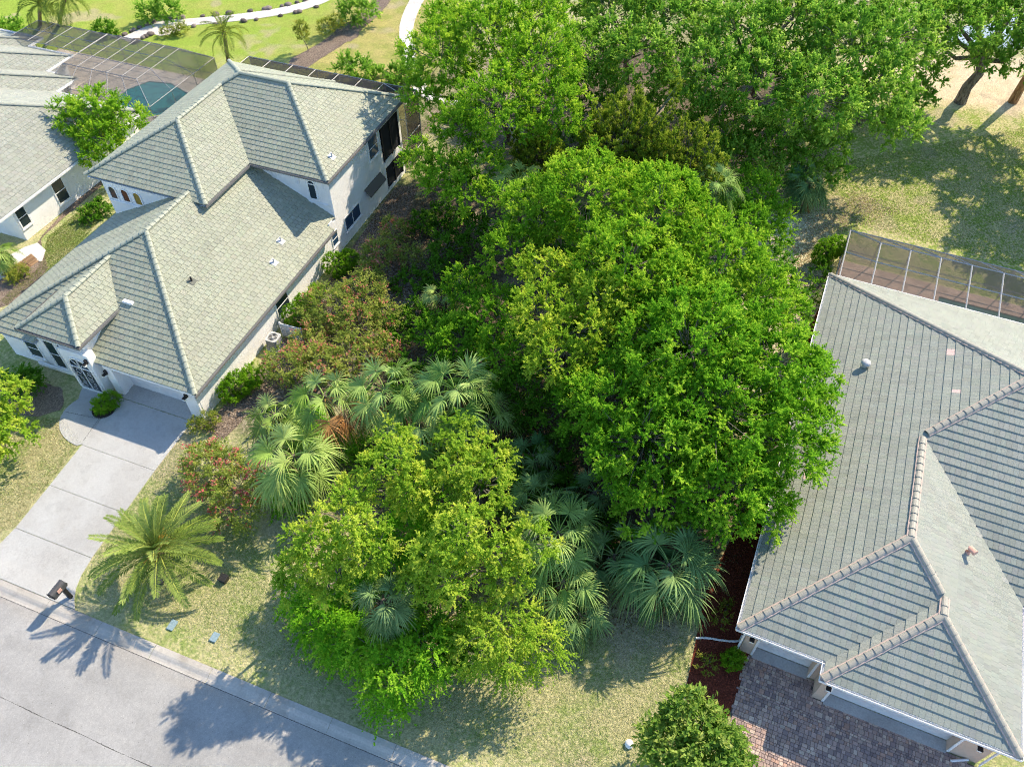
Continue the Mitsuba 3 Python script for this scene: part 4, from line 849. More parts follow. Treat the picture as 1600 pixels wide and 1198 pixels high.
def feather_frond(rng, az, el, Lf, bend, nl=46, ll=0.36, vee=0.45, w=0.028):
    n = 14; e = el - bend * np.linspace(0, 1, n) ** 1.3; st = Lf / (n - 1); ca, sa = math.cos(az), math.sin(az)
    hr = np.r_[0, np.cumsum(np.cos(e[:-1]) * st)]; z = np.r_[0, np.cumsum(np.sin(e[:-1]) * st)]; side_b = 0.10 * rng.standard_normal() * np.linspace(0, 1, n) ** 2 * Lf
    path = np.c_[hr * ca - side_b * sa, hr * sa + side_b * ca, z]
    s = np.linspace(0.14, 0.985, nl); i = s * (n - 1); i0 = np.clip(i.astype(int), 0, n - 2); fr = (i - i0)[:, None]; q = path[i0] * (1 - fr) + path[i0 + 1] * fr; d = unit(path[i0 + 1] - path[i0])
    sd = np.array([-sa, ca, 0.0]); up = unit(np.cross(d, np.broadcast_to(sd, d.shape))); up = np.where(up[:, 2:3] < -0.2, -up, up)
    mb = MB(); prof = ll * (0.35 + 0.75 * np.sin(np.pi * np.clip(s * 0.9 + 0.08, 0, 1)) ** 0.7)
    for sg in (-1, 1):
        dd = unit(d * (0.55 + 0.5 * s[:, None]) + sg * sd + up * vee + 0.09 * rng.standard_normal((nl, 3))); l = (prof * (0.9 + 0.2 * rng.random(nl)))[:, None]; lat = unit(np.cross(dd, up)); 
        m1, tip = q + dd * l * 0.5, q + dd * l; tip[:, 2] -= l[:, 0] * 0.12
        v = np.stack([q, m1 + lat * w * 0.5 + up * 0.004, tip, m1 - lat * w * 0.5], 1); k = np.arange(nl)[:, None] * 4
        mb.add(v.reshape(-1, 3), np.vstack([k + [0, 1, 2], k + [0, 2, 3]]), np.repeat(0.85 + 0.3 * rng.random((nl, 1)), 4, axis=0) * np.ones(3))
    pv, pf = tube(path, np.linspace(0.035, 0.008, n), 4); mb.add(pv, pf, np.tile([1.9, 1.6, 1.5], (len(pv), 1)))
    return mb

def feather_palm(name, label, crown_at, ground_at, n=46, Lf=3.0, pal=((0.07, 0.115, 0.022), (0.19, 0.235, 0.06)), seed=0, ll=0.36, group=None, r=0.22, fruit=False, down=-0.35, bend=1.1, nl=46, w=0.04):
    rng = np.random.default_rng(700 + seed); t = thing(name, label, 'palm tree', group); c = np.array(crown_at, float); g = np.array(ground_at, float)
    part(t, 'trunk', tube(np.array([g - [0, 0, 0.1], (g + c) / 2, c, c + [0, 0, 0.3]]), [r * 1.15, r, r * 1.1, r * 0.4], 10), 'palm_bark', smooth=60)
    c0, c1 = map(np.array, pal)
    for k in range(n):
        s = k / (n - 1); az = k * 2.39996 + 0.15 * rng.standard_normal(); el = 1.45 + (down - 1.45) * s ** 0.9 + 0.08 * rng.standard_normal()
        mb = feather_frond(rng, az, el, Lf * (0.72 + 0.3 * min(1, 2 * s)) * (0.94 + 0.1 * rng.random()), bend * (0.75 + 0.4 * rng.random()) * (0.75 + 0.3 * s), ll=ll, nl=nl, vee=0.40 - 0.2 * s, w=w)
        col = c0 + (c1 - c0) * np.clip(0.5 + 0.3 * rng.standard_normal() - 0.2 * s, 0, 1); m = mb.mesh()
        part(t, 'frond', (m[0] + c + [0, 0, 0.15 * (1 - s)], m[1]), 'palm_leaf', color=np.clip(mb.col() * col, 0.01, 0.8))
    if fruit:
        for k, a in enumerate((1.1, 0.2, -1.4)):
            mb = MB()
            for j in range(26):
                b = c + [0.25 * math.cos(a), 0.25 * math.sin(a), 0.35]; e = b + np.array([math.cos(a), math.sin(a), 0.45]) * 0.42 + 0.16 * rng.standard_normal(3); mb.add(*tube(np.array([b, (b + e) / 2 + [0, 0, 0.06], e]), [0.012, 0.012, 0.02], 3))
            part(t, 'fruit_stalk', mb.mesh(), 'fruit_orange')
    return t
mat('fruit_orange', (0.55, 0.26, 0.04), 0.6)

# ================================================================== planting
# the big oaks of the wooded lot
tree('oak_tree', 'huge dark green oak spreading toward the right house roof', 'tree', [((9.57, 23.06, 6.60), 3.4, 2.6), ((6.28, 21.95, 5.60), 2.8, 2.3), ((12.48, 25.71, 6.80), 2.7, 2.3), ((8.49, 26.03, 7.60), 3.1, 2.6), ((12.54, 21.80, 5.80), 2.2, 1.9), ((9.66, 19.82, 4.80), 2.2, 1.9), ((14.09, 24.75, 6.00), 1.7, 1.5), ((4.99, 24.28, 5.60), 2.3, 2.0), ((11.53, 19.46, 4.00), 1.3, 1.1), ((6.21, 19.46, 4.00), 1.3, 1.2)], 'oak', base=(9.97, 26.13, 0.00), r0=0.32)
tree('oak_tree', 'broad bright green oak in the middle of the wooded lot', 'tree', [((4.48, 38.12, 7.60), 3.0, 2.5), ((8.38, 36.63, 7.80), 2.9, 2.5), ((1.71, 38.25, 6.60), 2.3, 2.0), ((11.05, 32.64, 7.40), 2.6, 2.3), ((6.08, 31.65, 7.80), 2.7, 2.3), ((12.78, 30.26, 6.80), 2.3, 2.0), ((0.00, 35.92, 5.60), 1.5, 1.4), ((8.50, 29.40, 7.60), 2.2, 1.9)], 'oak_b', base=(8.12, 39.43, 0.00), r0=0.30)
tree('yellow_green_tree', 'yellow green tree pressed against the left side of the big oaks', 'tree', [((1.72, 31.95, 7.10), 1.35, 1.2), ((1.47, 28.72, 6.90), 1.5, 1.4), ((3.36, 27.61, 7.10), 1.5, 1.3), ((2.56, 26.60, 6.30), 1.6, 1.4), ((4.56, 29.30, 7.70), 1.5, 1.3)], 'oak_y', base=(3.12, 32.44, 0.00), r0=0.14)
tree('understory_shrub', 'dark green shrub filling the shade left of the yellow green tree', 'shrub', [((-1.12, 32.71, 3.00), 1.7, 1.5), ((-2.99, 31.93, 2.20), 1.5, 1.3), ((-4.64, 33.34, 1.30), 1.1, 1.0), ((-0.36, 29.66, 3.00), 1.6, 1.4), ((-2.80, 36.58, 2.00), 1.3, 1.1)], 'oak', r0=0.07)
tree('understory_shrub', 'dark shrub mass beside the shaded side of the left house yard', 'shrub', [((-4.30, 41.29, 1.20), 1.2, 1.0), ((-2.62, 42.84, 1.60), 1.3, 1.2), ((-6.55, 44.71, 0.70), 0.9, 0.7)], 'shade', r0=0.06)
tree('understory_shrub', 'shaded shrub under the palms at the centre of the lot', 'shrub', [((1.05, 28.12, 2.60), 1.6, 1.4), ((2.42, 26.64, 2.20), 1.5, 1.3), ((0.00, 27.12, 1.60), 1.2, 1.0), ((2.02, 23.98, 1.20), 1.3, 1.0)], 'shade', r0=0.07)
# trees along the back of the lot
tree('oak_tree', 'bright green oak beside the screened corner of the left house', 'tree', [((-1.78, 53.94, 9.60), 2.9, 2.4), ((-4.83, 51.91, 9.00), 2.4, 1.9), ((-5.80, 50.12, 7.40), 1.5, 1.2), ((1.71, 50.27, 9.60), 2.7, 2.3), ((-0.82, 45.99, 8.80), 2.5, 2.1), ((2.49, 46.69, 8.40), 2.1, 1.8), ((-3.39, 46.73, 7.00), 1.7, 1.5), ((1.36, 56.02, 10.00), 2.6, 2.2), ((-4.75, 58.10, 8.60), 1.8, 1.5)], 'oak_b', base=(-0.52, 56.49, 0.00), r0=0.26)
tree('oak_tree', 'small bright oak reaching toward the side wall of the left house', 'tree', [((-4.54, 43.38, 5.80), 1.6, 1.4), ((-6.07, 44.68, 6.00), 1.0, 0.9), ((-2.83, 41.58, 5.60), 1.4, 1.2), ((-2.07, 43.86, 6.20), 1.4, 1.2)], 'oak_b', base=(-3.75, 47.14, 0.00), r0=0.13)
rngc = np.random.default_rng(77)
def cedar(label, c, r, h, n, gx):
    c = np.array(c, float); lobes = [((c[0], c[1], c[2] * 0.55), r * 0.75, c[2] * 0.30)]
    for k in range(n):
        a = k * 2.39996; q = r * math.sqrt((k + 0.5) / n) * 1.1; z = c[2] - h * 0.55 * (q / r) ** 1.3 - 0.9 + 0.75 * rngc.standard_normal()
        lobes.append(((c[0] + q * math.cos(a), c[1] + q * math.sin(a), z), 0.24 + 0.12 * rngc.random(), 1.3 + 0.7 * rngc.random()))
    return tree('cedar_tree', label, 'tree', lobes, 'cedar', base=gx, r0=0.18, zmin=-0.7, twigs=0.4)
cedar('olive green cedar with upright tips at the back of the lot', (7.68, 46.13, 9.60), 3.0, 4.6, 34, (8.99, 50.32, 0.00))
cedar('olive cedar standing right of the tallest cedar', (11.32, 43.69, 8.60), 2.4, 4.2, 22, (13.48, 47.91, 0.00))
cedar('low olive cedar left of the other cedars', (1.68, 46.45, 7.40), 1.8, 3.4, 15, (1.94, 50.32, 0.00))
tree('oak_tree', 'grey green oak with bare twigs at top centre', 'tree', [((7.74, 59.61, 8.40), 2.9, 2.3), ((11.92, 58.71, 8.80), 2.9, 2.3), ((9.17, 54.38, 8.00), 2.5, 2.1), ((5.55, 54.71, 7.60), 2.1, 1.8), ((5.11, 64.84, 8.60), 2.8, 2.2)], 'far', base=(10.24, 65.77, 0.00), r0=0.26)
tree('oak_tree', 'wide grey green oak at the back right of the lot', 'tree', [((15.98, 55.21, 9.00), 3.0, 2.4), ((20.25, 56.34, 9.40), 3.2, 2.6), ((16.99, 50.36, 8.20), 2.7, 2.2), ((13.75, 51.62, 8.00), 2.4, 2.0), ((16.34, 62.87, 9.40), 3.0, 2.4)], 'far', base=(20.73, 61.44, 0.00), r0=0.3)
tree('oak_tree', 'tall grey green oak overhanging the back lawn', 'tree', [((23.66, 53.30, 9.00), 3.2, 2.5), ((20.41, 48.20, 8.00), 2.8, 2.3), ((24.85, 49.76, 7.60), 2.4, 2.0), ((27.82, 56.06, 8.60), 2.6, 2.1), ((24.92, 60.11, 9.60), 3.0, 2.4), ((27.49, 49.73, 5.20), 1.4, 1.2)], 'far', base=(28.87, 59.40, 0.00), r0=0.3)
tree('understory_shrub', 'rounded green shrub at the edge of the back right lawn', 'shrub', [((20.49, 51.40, 4.20), 1.9, 1.6), ((22.88, 50.48, 3.20), 1.6, 1.3), ((18.45, 49.84, 3.60), 1.7, 1.4), ((23.47, 49.33, 1.80), 1.0, 0.8), ((20.35, 48.94, 2.60), 1.4, 1.1)], 'far', r0=0.1)
tree('understory_shrub', 'green shrub below the cedars at the right edge of the lot', 'shrub', [((16.42, 44.41, 3.60), 1.5, 1.3), ((17.21, 42.93, 2.60), 1.3, 1.1), ((14.98, 41.19, 3.40), 1.5, 1.3), ((17.65, 41.81, 1.60), 0.9, 0.8)], 'oak', r0=0.08)
tree('oak_tree', 'oak with a bare leaning trunk on the sandy ground at top right', 'tree', [((34.28, 59.76, 7.60), 2.6, 1.7), ((37.16, 59.86, 7.80), 2.4, 1.7), ((32.42, 60.31, 6.60), 1.9, 1.4), ((36.77, 58.19, 5.60), 1.5, 1.0), ((39.65, 59.74, 5.60), 1.6, 1.1), ((31.42, 62.38, 8.40), 2.8, 2.0), ((36.77, 64.84, 8.60), 3.0, 2.2), ((40.35, 63.64, 8.60), 2.8, 2.2)], 'far', base=(38.58, 62.49, 0.00), fork=(38.40, 61.82, 4.20), r0=0.40, zmin=-0.3, limb=0.55)
tree('oak_tree', 'tree with an orange brown trunk at the right edge', 'tree', [((40.78, 58.37, 8.00), 2.4, 1.7), ((43.71, 57.76, 7.80), 2.6, 1.8), ((40.02, 53.53, 7.00), 2.3, 1.5), ((42.61, 51.87, 7.40), 2.6, 1.7), ((44.15, 61.53, 9.00), 2.6, 1.8)], 'far', base=(43.10, 62.49, 0.00), fork=(43.37, 62.43, 5.60), r0=0.30, bark='bark_orange', limb=0.7)
tree('oak_tree', 'oak standing just outside the right edge, shading the back lawn', 'tree', [((40.17, 49.03, 8.00), 2.4, 1.6), ((44.66, 52.65, 8.40), 2.6, 1.8), ((41.02, 45.73, 7.60), 2.4, 1.6), ((45.11, 49.03, 8.00), 2.6, 1.7), ((42.5, 51.5, 8.0), 2.3, 1.6), ((40.2, 49.6, 7.6), 1.8, 1.3), ((45.5, 49.5, 8.0), 2.4, 1.6)], 'far', base=(49.96, 52.86, 0.00), r0=0.3)
tree('understory_shrub', 'low dark shrub at the foot of the leaning trunk', 'shrub', [((32.68, 59.20, 2.40), 1.4, 1.1), ((29.92, 56.34, 1.80), 1.2, 1.0), ((33.89, 61.08, 3.60), 1.4, 1.1)], 'far', r0=0.08)

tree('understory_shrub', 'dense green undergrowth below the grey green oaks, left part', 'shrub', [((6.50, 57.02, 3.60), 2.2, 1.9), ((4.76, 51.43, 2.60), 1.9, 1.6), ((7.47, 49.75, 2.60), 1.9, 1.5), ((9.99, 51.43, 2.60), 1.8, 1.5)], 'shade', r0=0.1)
tree('understory_shrub', 'dense green undergrowth below the grey green oaks, right part', 'shrub', [((12.83, 56.29, 4.00), 2.3, 1.9), ((15.83, 53.29, 3.60), 2.2, 1.8), ((16.14, 49.14, 3.00), 2.0, 1.6), ((12.99, 48.73, 2.20), 1.8, 1.4)], 'far', r0=0.1)
tree('oak_tree', 'distant green oak cut by the top edge of the picture', 'tree', [((11.09, 64.77, 9.60), 3.4, 2.6), ((21.83, 63.75, 10.00), 3.4, 2.6), ((31.37, 67.57, 9.00), 3.2, 2.4)], 'far', r0=0.3)
tree('understory_shrub', 'dark green shrub between the two big oaks and the back shrubs', 'shrub', [((13.48, 41.72, 3.00), 1.8, 1.5), ((8.65, 45.46, 4.40), 1.8, 1.5), ((15.76, 36.64, 3.00), 1.5, 1.2), ((16.59, 34.42, 2.40), 1.2, 1.0)], 'shade', r0=0.08)
# thicket at the front of the lot
tree('thicket_tree', 'light green bushy tree between the front palms', 'tree', [((-5.57, 20.08, 6.20), 1.1, 1.0), ((-4.42, 19.29, 5.60), 0.95, 0.9), ((-7.05, 19.38, 5.20), 0.85, 0.7), ((-5.30, 21.58, 6.00), 0.75, 0.7)], 'pepper', base=(-6.30, 21.59, 0.00), r0=0.10)
tree('thicket_tree', 'light green bushy tree right of the front palms', 'tree', [((-2.31, 20.29, 5.90), 1.1, 1.0), ((-1.42, 19.39, 5.70), 1.2, 1.1), ((-2.39, 21.88, 5.70), 0.9, 0.8), ((-0.89, 21.07, 5.30), 0.9, 0.9), ((-3.14, 18.98, 5.30), 1.1, 1.0)], 'pepper', base=(-2.16, 21.59, 0.00), r0=0.10)
tree('thicket_tree', 'yellow green tree at the front left of the thicket', 'tree', [((-8.15, 16.12, 6.40), 1.05, 0.9), ((-6.79, 16.69, 7.20), 1.0, 0.9), ((-9.08, 15.55, 5.00), 0.85, 0.7), ((-7.61, 15.25, 5.00), 0.9, 0.7), ((-5.56, 16.23, 6.20), 0.7, 0.6), ((-6.37, 15.86, 5.80), 0.8, 0.7)], 'pepper', base=(-8.18, 17.29, 0.00), r0=0.12)
tree('thicket_tree', 'yellow green tree at the front right of the thicket', 'tree', [((-2.08, 16.22, 7.00), 1.1, 1.0), ((-0.79, 15.93, 6.20), 0.95, 0.8), ((0.67, 16.45, 5.80), 0.85, 0.7), ((-2.49, 14.95, 5.60), 0.9, 0.8), ((-0.27, 15.25, 5.00), 0.8, 0.7), ((-3.35, 15.64, 6.20), 0.7, 0.6), ((-4.11, 15.15, 5.20), 0.55, 0.5)], 'pepper', base=(-1.55, 17.63, 0.00), r0=0.12)
tree('weeping_shrub', 'bright green shrub with hanging twigs nearest the kerb', 'shrub', [((-4.66, 12.61, 2.80), 1.2, 0.9), ((-5.98, 13.37, 2.60), 1.0, 0.8), ((-3.62, 13.01, 2.80), 1.1, 0.9), ((-5.11, 11.91, 1.80), 0.9, 0.7), ((-7.19, 13.82, 2.20), 0.9, 0.7)], 'weep', base=(-5.25, 14.14, 0.00), r0=0.07)
tree('weeping_shrub', 'yellow green shrub with arching twigs at the right end of the thicket', 'shrub', [((-0.40, 13.47, 4.00), 1.15, 0.9), ((1.21, 13.34, 3.00), 0.9, 0.7), ((-1.48, 13.34, 3.00), 0.95, 0.8), ((0.00, 12.90, 2.40), 0.85, 0.6)], 'weep_y', base=(-0.30, 14.75, 0.00), r0=0.07, scale=0.9)
tree('thicket_shrub', 'dark green shrub low on the left of the thicket', 'shrub', [((-8.64, 15.26, 1.60), 1.1, 0.9), ((-7.41, 14.45, 1.40), 1.1, 0.9), ((-9.73, 16.06, 1.20), 0.8, 0.6)], 'weep', base=(-8.70, 15.67, 0.00), r0=0.06)
tree('thicket_shrub', 'dark green shrub low in the middle of the thicket', 'shrub', [((-3.36, 13.99, 1.80), 1.2, 1.0), ((-2.24, 13.58, 1.40), 1.0, 0.8), ((-3.11, 14.99, 2.20), 1.1, 1.0)], 'shade', base=(-3.12, 15.05, 0.00), r0=0.06)

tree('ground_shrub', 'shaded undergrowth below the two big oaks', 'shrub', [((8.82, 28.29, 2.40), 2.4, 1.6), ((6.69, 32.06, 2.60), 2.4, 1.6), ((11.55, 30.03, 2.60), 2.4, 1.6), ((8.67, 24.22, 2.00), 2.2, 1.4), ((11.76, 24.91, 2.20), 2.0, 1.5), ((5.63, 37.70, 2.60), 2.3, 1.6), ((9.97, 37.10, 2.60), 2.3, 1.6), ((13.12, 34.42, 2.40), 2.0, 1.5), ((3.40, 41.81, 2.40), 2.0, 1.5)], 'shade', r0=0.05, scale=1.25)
tree('ground_shrub', 'low green shrubs below the fan palms at the centre left', 'shrub', [((-9.74, 25.53, 0.80), 1.1, 0.9), ((-7.29, 25.46, 0.90), 1.2, 0.9), ((-4.75, 24.12, 1.00), 1.2, 1.0), ((-11.63, 22.37, 0.60), 1.0, 0.7), ((-11.54, 27.55, 0.50), 0.9, 0.7)], 'weep', r0=0.04)
tree('thicket_shrub', 'dense green undergrowth in the middle of the front thicket', 'shrub', [((-4.82, 18.94, 2.60), 1.1, 1.0), ((-5.92, 17.48, 2.20), 1.0, 0.9), ((-3.30, 18.59, 2.60), 1.0, 0.9), ((-4.12, 17.16, 2.20), 1.0, 0.8), ((-7.11, 17.04, 1.80), 0.9, 0.8), ((-4.69, 20.83, 2.40), 1.0, 0.9)], 'weep', base=(-5.09, 19.01, 0.00), r0=0.05)
tree('ground_shrub', 'low green shrubs between the front thicket and the big oak', 'shrub', [((0.65, 21.73, 1.00), 1.2, 1.0), ((-0.33, 23.16, 1.20), 1.1, 1.0), ((2.62, 21.79, 0.90), 1.1, 0.9), ((4.14, 19.99, 0.80), 1.1, 0.8), ((1.56, 18.92, 0.80), 1.0, 0.8)], 'shade', r0=0.04)
tree('ground_shrub', 'low green plants in the shaded yard beside the left house', 'shrub', [((-6.74, 38.87, 0.50), 1.0, 0.6), ((-6.08, 35.84, 0.50), 0.9, 0.6), ((-7.13, 34.14, 0.50), 0.8, 0.6), ((-5.07, 39.27, 0.70), 1.0, 0.7), ((-5.02, 45.58, 0.60), 1.1, 0.7), ((-6.00, 30.35, 0.60), 1.0, 0.7)], 'shade', r0=0.03)
# fan palms
GP = 'fan palms growing in the wooded lot'
BL = ((0.11, 0.25, 0.09), (0.32, 0.46, 0.17)); YG = ((0.24, 0.40, 0.07), (0.54, 0.66, 0.23)); MG = ((0.18, 0.35, 0.07), (0.47, 0.62, 0.21))
fan_palm('fan palm at the left front of the lot, beside the red flowering shrub', (-10.75, 22.61, 3.40), R=1.35, pet=1.4, n=30, pal=YG, seed=1, dead=3, group=GP)
fan_palm('fan palm with brown dead fronds below the flowering hedge', (-9.68, 26.02, 3.90), R=1.15, pet=1.3, n=21, pal=YG, seed=2, dead=7, group=GP, dead_el=0.75, dead_az=-0.75)
fan_palm('fan palm behind the light green bushy tree, left of the tallest palm', (-6.59, 26.37, 4.00), R=1.25, pet=1.4, n=28, pal=MG, seed=3, dead=3, group=GP)
fan_palm('tallest fan palm left of the big oak', (-2.85, 25.69, 4.80), R=1.35, pet=1.5, n=30, pal=MG, seed=4, dead=4, group=GP)
fan_palm('blue green fan palm in front of the big oak', (2.10, 18.19, 3.60), R=1.3, pet=1.35, n=30, pal=MG, seed=5, dead=5, group=GP)
fan_palm('wide blue green fan palm beside the right house corner', (7.06, 16.90, 3.00), R=1.5, pet=1.5, n=30, pal=BL, seed=6, dead=2, group=GP)
fan_palm('low fan palm between the two blue green palms', (3.02, 15.26, 1.60), R=1.0, pet=0.9, n=22, pal=BL, seed=7, dead=4, group=GP)
fan_palm('drooping blue green fan palm inside the front thicket', (-5.30, 14.45, 4.60), R=1.0, pet=0.75, n=26, pal=((0.15, 0.28, 0.11), (0.32, 0.45, 0.18)), seed=8, dead=5, group=GP, down=-1.1)
fan_palm('shaded fan palm under the big oak', (1.06, 23.68, 1.90), R=1.0, pet=0.9, n=20, pal=BL, seed=9, dead=2, group=GP)
fan_palm('shaded fan palm just left of the big oak branches', (4.21, 21.79, 1.50), R=1.0, pet=0.9, n=16, pal=BL, seed=15, dead=1, group=GP)
fan_palm('pale fan palm poking out behind the broad bright oak', (0.33, 42.91, 5.40), R=1.1, pet=1.1, n=26, pal=YG, seed=10, dead=3, group=GP)
fan_palm('fan palm between the cedars and the broad oak', (12.80, 41.69, 6.00), R=1.1, pet=1.1, n=24, pal=MG, seed=11, dead=4, group=GP)
fan_palm('shaggy fan palm at the edge of the back right lawn', (21.13, 47.55, 2.20), R=1.2, pet=1.0, n=28, pal=BL, seed=12, dead=6, group=GP, down=-1.0)
fan_palm('fan palm between the tallest palm and its left neighbour', (-4.76, 24.82, 3.40), R=1.2, pet=1.3, n=22, pal=MG, seed=22, dead=4, group=GP)
fan_palm('fan palm low behind the red flowering shrub and the left front palm', (-12.92, 26.67, 1.60), R=1.0, pet=1.0, n=18, pal=YG, seed=23, dead=3, group=GP)
fan_palm('fan palm right of the tallest palm, against the dark shrubs', (-1.18, 25.45, 2.60), R=1.1, pet=1.2, n=20, pal=MG, seed=24, dead=4, group=GP)
fan_palm('fan palm just above the blue green palm in front of the big oak', (1.53, 20.27, 3.00), R=1.1, pet=1.2, n=22, pal=BL, seed=25, dead=4, group=GP)
fan_palm('fan palm squeezed left of the wide blue green palm', (4.80, 17.92, 2.00), R=1.15, pet=1.2, n=20, pal=BL, seed=26, dead=3, group=GP)
fan_palm('fan palm at the right end of the thicket beside the lawn', (2.30, 16.32, 2.60), R=1.15, pet=1.1, n=22, pal=MG, seed=27, dead=5, group=GP)
fan_palm('small fan palm in the shade beside the flowering hedge', (-4.42, 36.18, 1.40), R=0.85, pet=0.9, n=14, pal=YG, seed=13, dead=2, group=GP)
fan_palm('tiny fan palm in the shade below the small oak', (-3.14, 38.93, 1.00), R=0.7, pet=0.6, n=10, pal=BL, seed=14, dead=1, group=GP)
fan_palm('bushy young palm beside the far left house wall', (-34.11, 40.47, 1.60), R=0.8, pet=0.7, n=22, pal=YG, seed=16, dead=2)
feather_palm('date_palm', 'date palm with orange fruit stalks beside the left driveway', (-16.58, 18.13, 2.10), (-17.07, 17.80, 0.00), n=46, Lf=3.1, seed=1, fruit=True, r=0.26, down=-0.15, w=0.055, ll=0.38, pal=((0.17, 0.26, 0.045), (0.40, 0.49, 0.14)))
feather_palm('feather_palm', 'slim palm on the lawn behind the pool cage roof', (-24.25, 65.48, 4.60), (-25.83, 68.68, 0.00), n=18, Lf=2.4, seed=2, ll=0.42, r=0.16, nl=34, bend=1.7, pal=((0.17, 0.25, 0.04), (0.36, 0.42, 0.08)))
feather_palm('feather_palm', 'left palm of the pair at the top left corner', (-42.19, 71.37, 4.40), (-46.43, 77.03, 0.00), n=20, Lf=2.6, seed=3, ll=0.5, r=0.16, nl=34, bend=1.9, pal=((0.15, 0.24, 0.04), (0.34, 0.42, 0.08)))
feather_palm('feather_palm', 'right palm of the pair at the top left corner', (-39.88, 71.47, 4.80), (-44.65, 77.31, 0.00), n=20, Lf=2.6, seed=4, ll=0.5, r=0.16, nl=34, bend=1.9, pal=((0.15, 0.24, 0.04), (0.34, 0.42, 0.08)))

# flowering shrubs
RED = ((0.66, 0.17, 0.15), (0.74, 0.38, 0.28))
tree('flowering_shrub', 'sprawling red flowering shrub along the left house side wall', 'shrub', [((-11.10, 35.37, 1.50), 1.5, 1.1), ((-9.26, 36.54, 1.50), 1.3, 1.0), ((-9.33, 33.79, 1.40), 1.3, 1.0), ((-7.94, 35.11, 1.20), 0.9, 0.8), ((-11.73, 33.99, 1.20), 0.9, 0.8)], 'boug', r0=0.05, flowers=(RED, 0.28, 0.72), flower_label='small red and salmon flowers')
tree('flowering_shrub', 'red flowering shrub beside the air conditioner', 'shrub', [((-12.96, 30.39, 1.40), 1.2, 0.9), ((-11.12, 30.55, 1.50), 1.3, 1.0), ((-9.36, 31.14, 1.40), 1.2, 0.9), ((-12.19, 32.11, 1.20), 1.0, 0.8), ((-7.66, 32.30, 1.00), 0.8, 0.7)], 'boug', r0=0.05, flowers=(RED, 0.30, 0.70), flower_label='small red and salmon flowers')
tree('flowering_shrub', 'red flowering shrub between the date palm and the front fan palm', 'shrub', [((-15.22, 23.16, 1.50), 1.3, 1.0), ((-13.88, 22.24, 1.40), 1.1, 0.9), ((-16.19, 23.98, 1.20), 0.9, 0.8), ((-13.94, 20.85, 1.20), 1.0, 0.8)], 'boug', r0=0.05, flowers=(((0.70, 0.13, 0.15), (0.75, 0.34, 0.26)), 0.32, 0.66), flower_label='small crimson flowers')
tree('flowering_shrub', 'thin red flowering shrub in the shade near the lanai', 'shrub', [((-8.97, 40.84, 1.30), 1.0, 0.9), ((-8.16, 43.35, 1.20), 0.9, 0.8), ((-9.18, 38.82, 1.10), 0.9, 0.8), ((-6.91, 41.11, 0.80), 0.8, 0.6)], 'boug', r0=0.04, flowers=(RED, 0.25, 0.65), flower_label='small red flowers')
# clipped shrubs
def hedge(label, lobes, style='hedge', name='clipped_shrub'): return tree(name, label, 'shrub', lobes, style, r0=0.04, zmin=-0.9, twigs=0.3)
hedge('round dark clipped shrub against the left house side wall', [((-11.59, 40.20, 0.90), 0.75, 0.8), ((-10.93, 40.66, 0.90), 0.7, 0.75)])
hedge('clipped hedge below the side window of the left house', [((-13.52, 35.31, 0.90), 0.6, 0.7), ((-13.01, 36.19, 1.00), 0.65, 0.75), ((-12.49, 37.20, 1.00), 0.6, 0.7)])
hedge('clipped shrub at the front right corner of the left house', [((-15.80, 29.59, 0.90), 0.7, 0.75), ((-15.17, 30.09, 0.90), 0.65, 0.7), ((-16.15, 29.10, 0.80), 0.55, 0.6)])
tree('clipped_shrub', 'yellow green shrub beside the garage pier of the left house', 'shrub', [((-16.91, 27.15, 0.55), 0.5, 0.5), ((-17.72, 26.95, 0.40), 0.36, 0.36)], 'sparse', r0=0.03, zmin=-0.9, scale=0.8)
hedge('small round clipped shrub in the paved front walk', [((-23.37, 28.39, 0.50), 0.55, 0.5), ((-23.03, 28.68, 0.50), 0.45, 0.45)])
hedge('round clipped shrub beside the right pool cage', [((21.02, 41.20, 1.00), 0.85, 0.9), ((21.82, 41.55, 1.10), 0.8, 0.9)])
hedge('round green clipped shrub beside the paver driveway', [((9.91, 13.71, 0.50), 0.52, 0.5)])
tree('bed_shrub', 'thin yellowish shrub in the red mulch bed', 'shrub', [((8.70, 13.48, 0.35), 0.40, 0.35)], 'sparse', r0=0.02, scale=0.7)
tree('bed_shrub', 'thin shrub below the wall at the right house corner', 'shrub', [((9.68, 15.56, 0.40), 0.45, 0.4), ((10.09, 16.31, 0.35), 0.3, 0.3)], 'sparse', r0=0.02, scale=0.7)
tree('bed_shrub', 'dark shrub between the small screen and the right house wall', 'shrub', [((19.67, 37.50, 0.90), 0.7, 0.8), ((20.65, 39.92, 0.70), 0.5, 0.5)], 'shade', r0=0.03, scale=0.8)
tree('leafy_tree', 'glossy leaved tree at the bottom edge beside the paver driveway', 'tree', [((7.23, 9.99, 2.60), 0.95, 0.85), ((6.15, 9.28, 2.40), 0.85, 0.75), ((5.82, 9.78, 2.50), 0.5, 0.45), ((8.10, 9.38, 2.40), 0.85, 0.75), ((7.09, 8.86, 2.40), 1.2, 1.0), ((7.02, 10.63, 2.90), 0.7, 0.7), ((8.27, 8.74, 2.00), 0.9, 0.8)], 'gloss', base=(7.71, 9.27, 0.00), r0=0.09)
tree('leafy_tree', 'light green tree at the left edge beside the planting bed', 'tree', [((-27.50, 27.03, 2.80), 1.3, 1.1), ((-27.59, 25.45, 2.60), 1.4, 1.2), ((-26.71, 25.06, 2.00), 1.0, 0.9), ((-27.68, 23.93, 2.40), 1.2, 1.0)], 'pepper', base=(-29.01, 25.69, 0.00), r0=0.11)
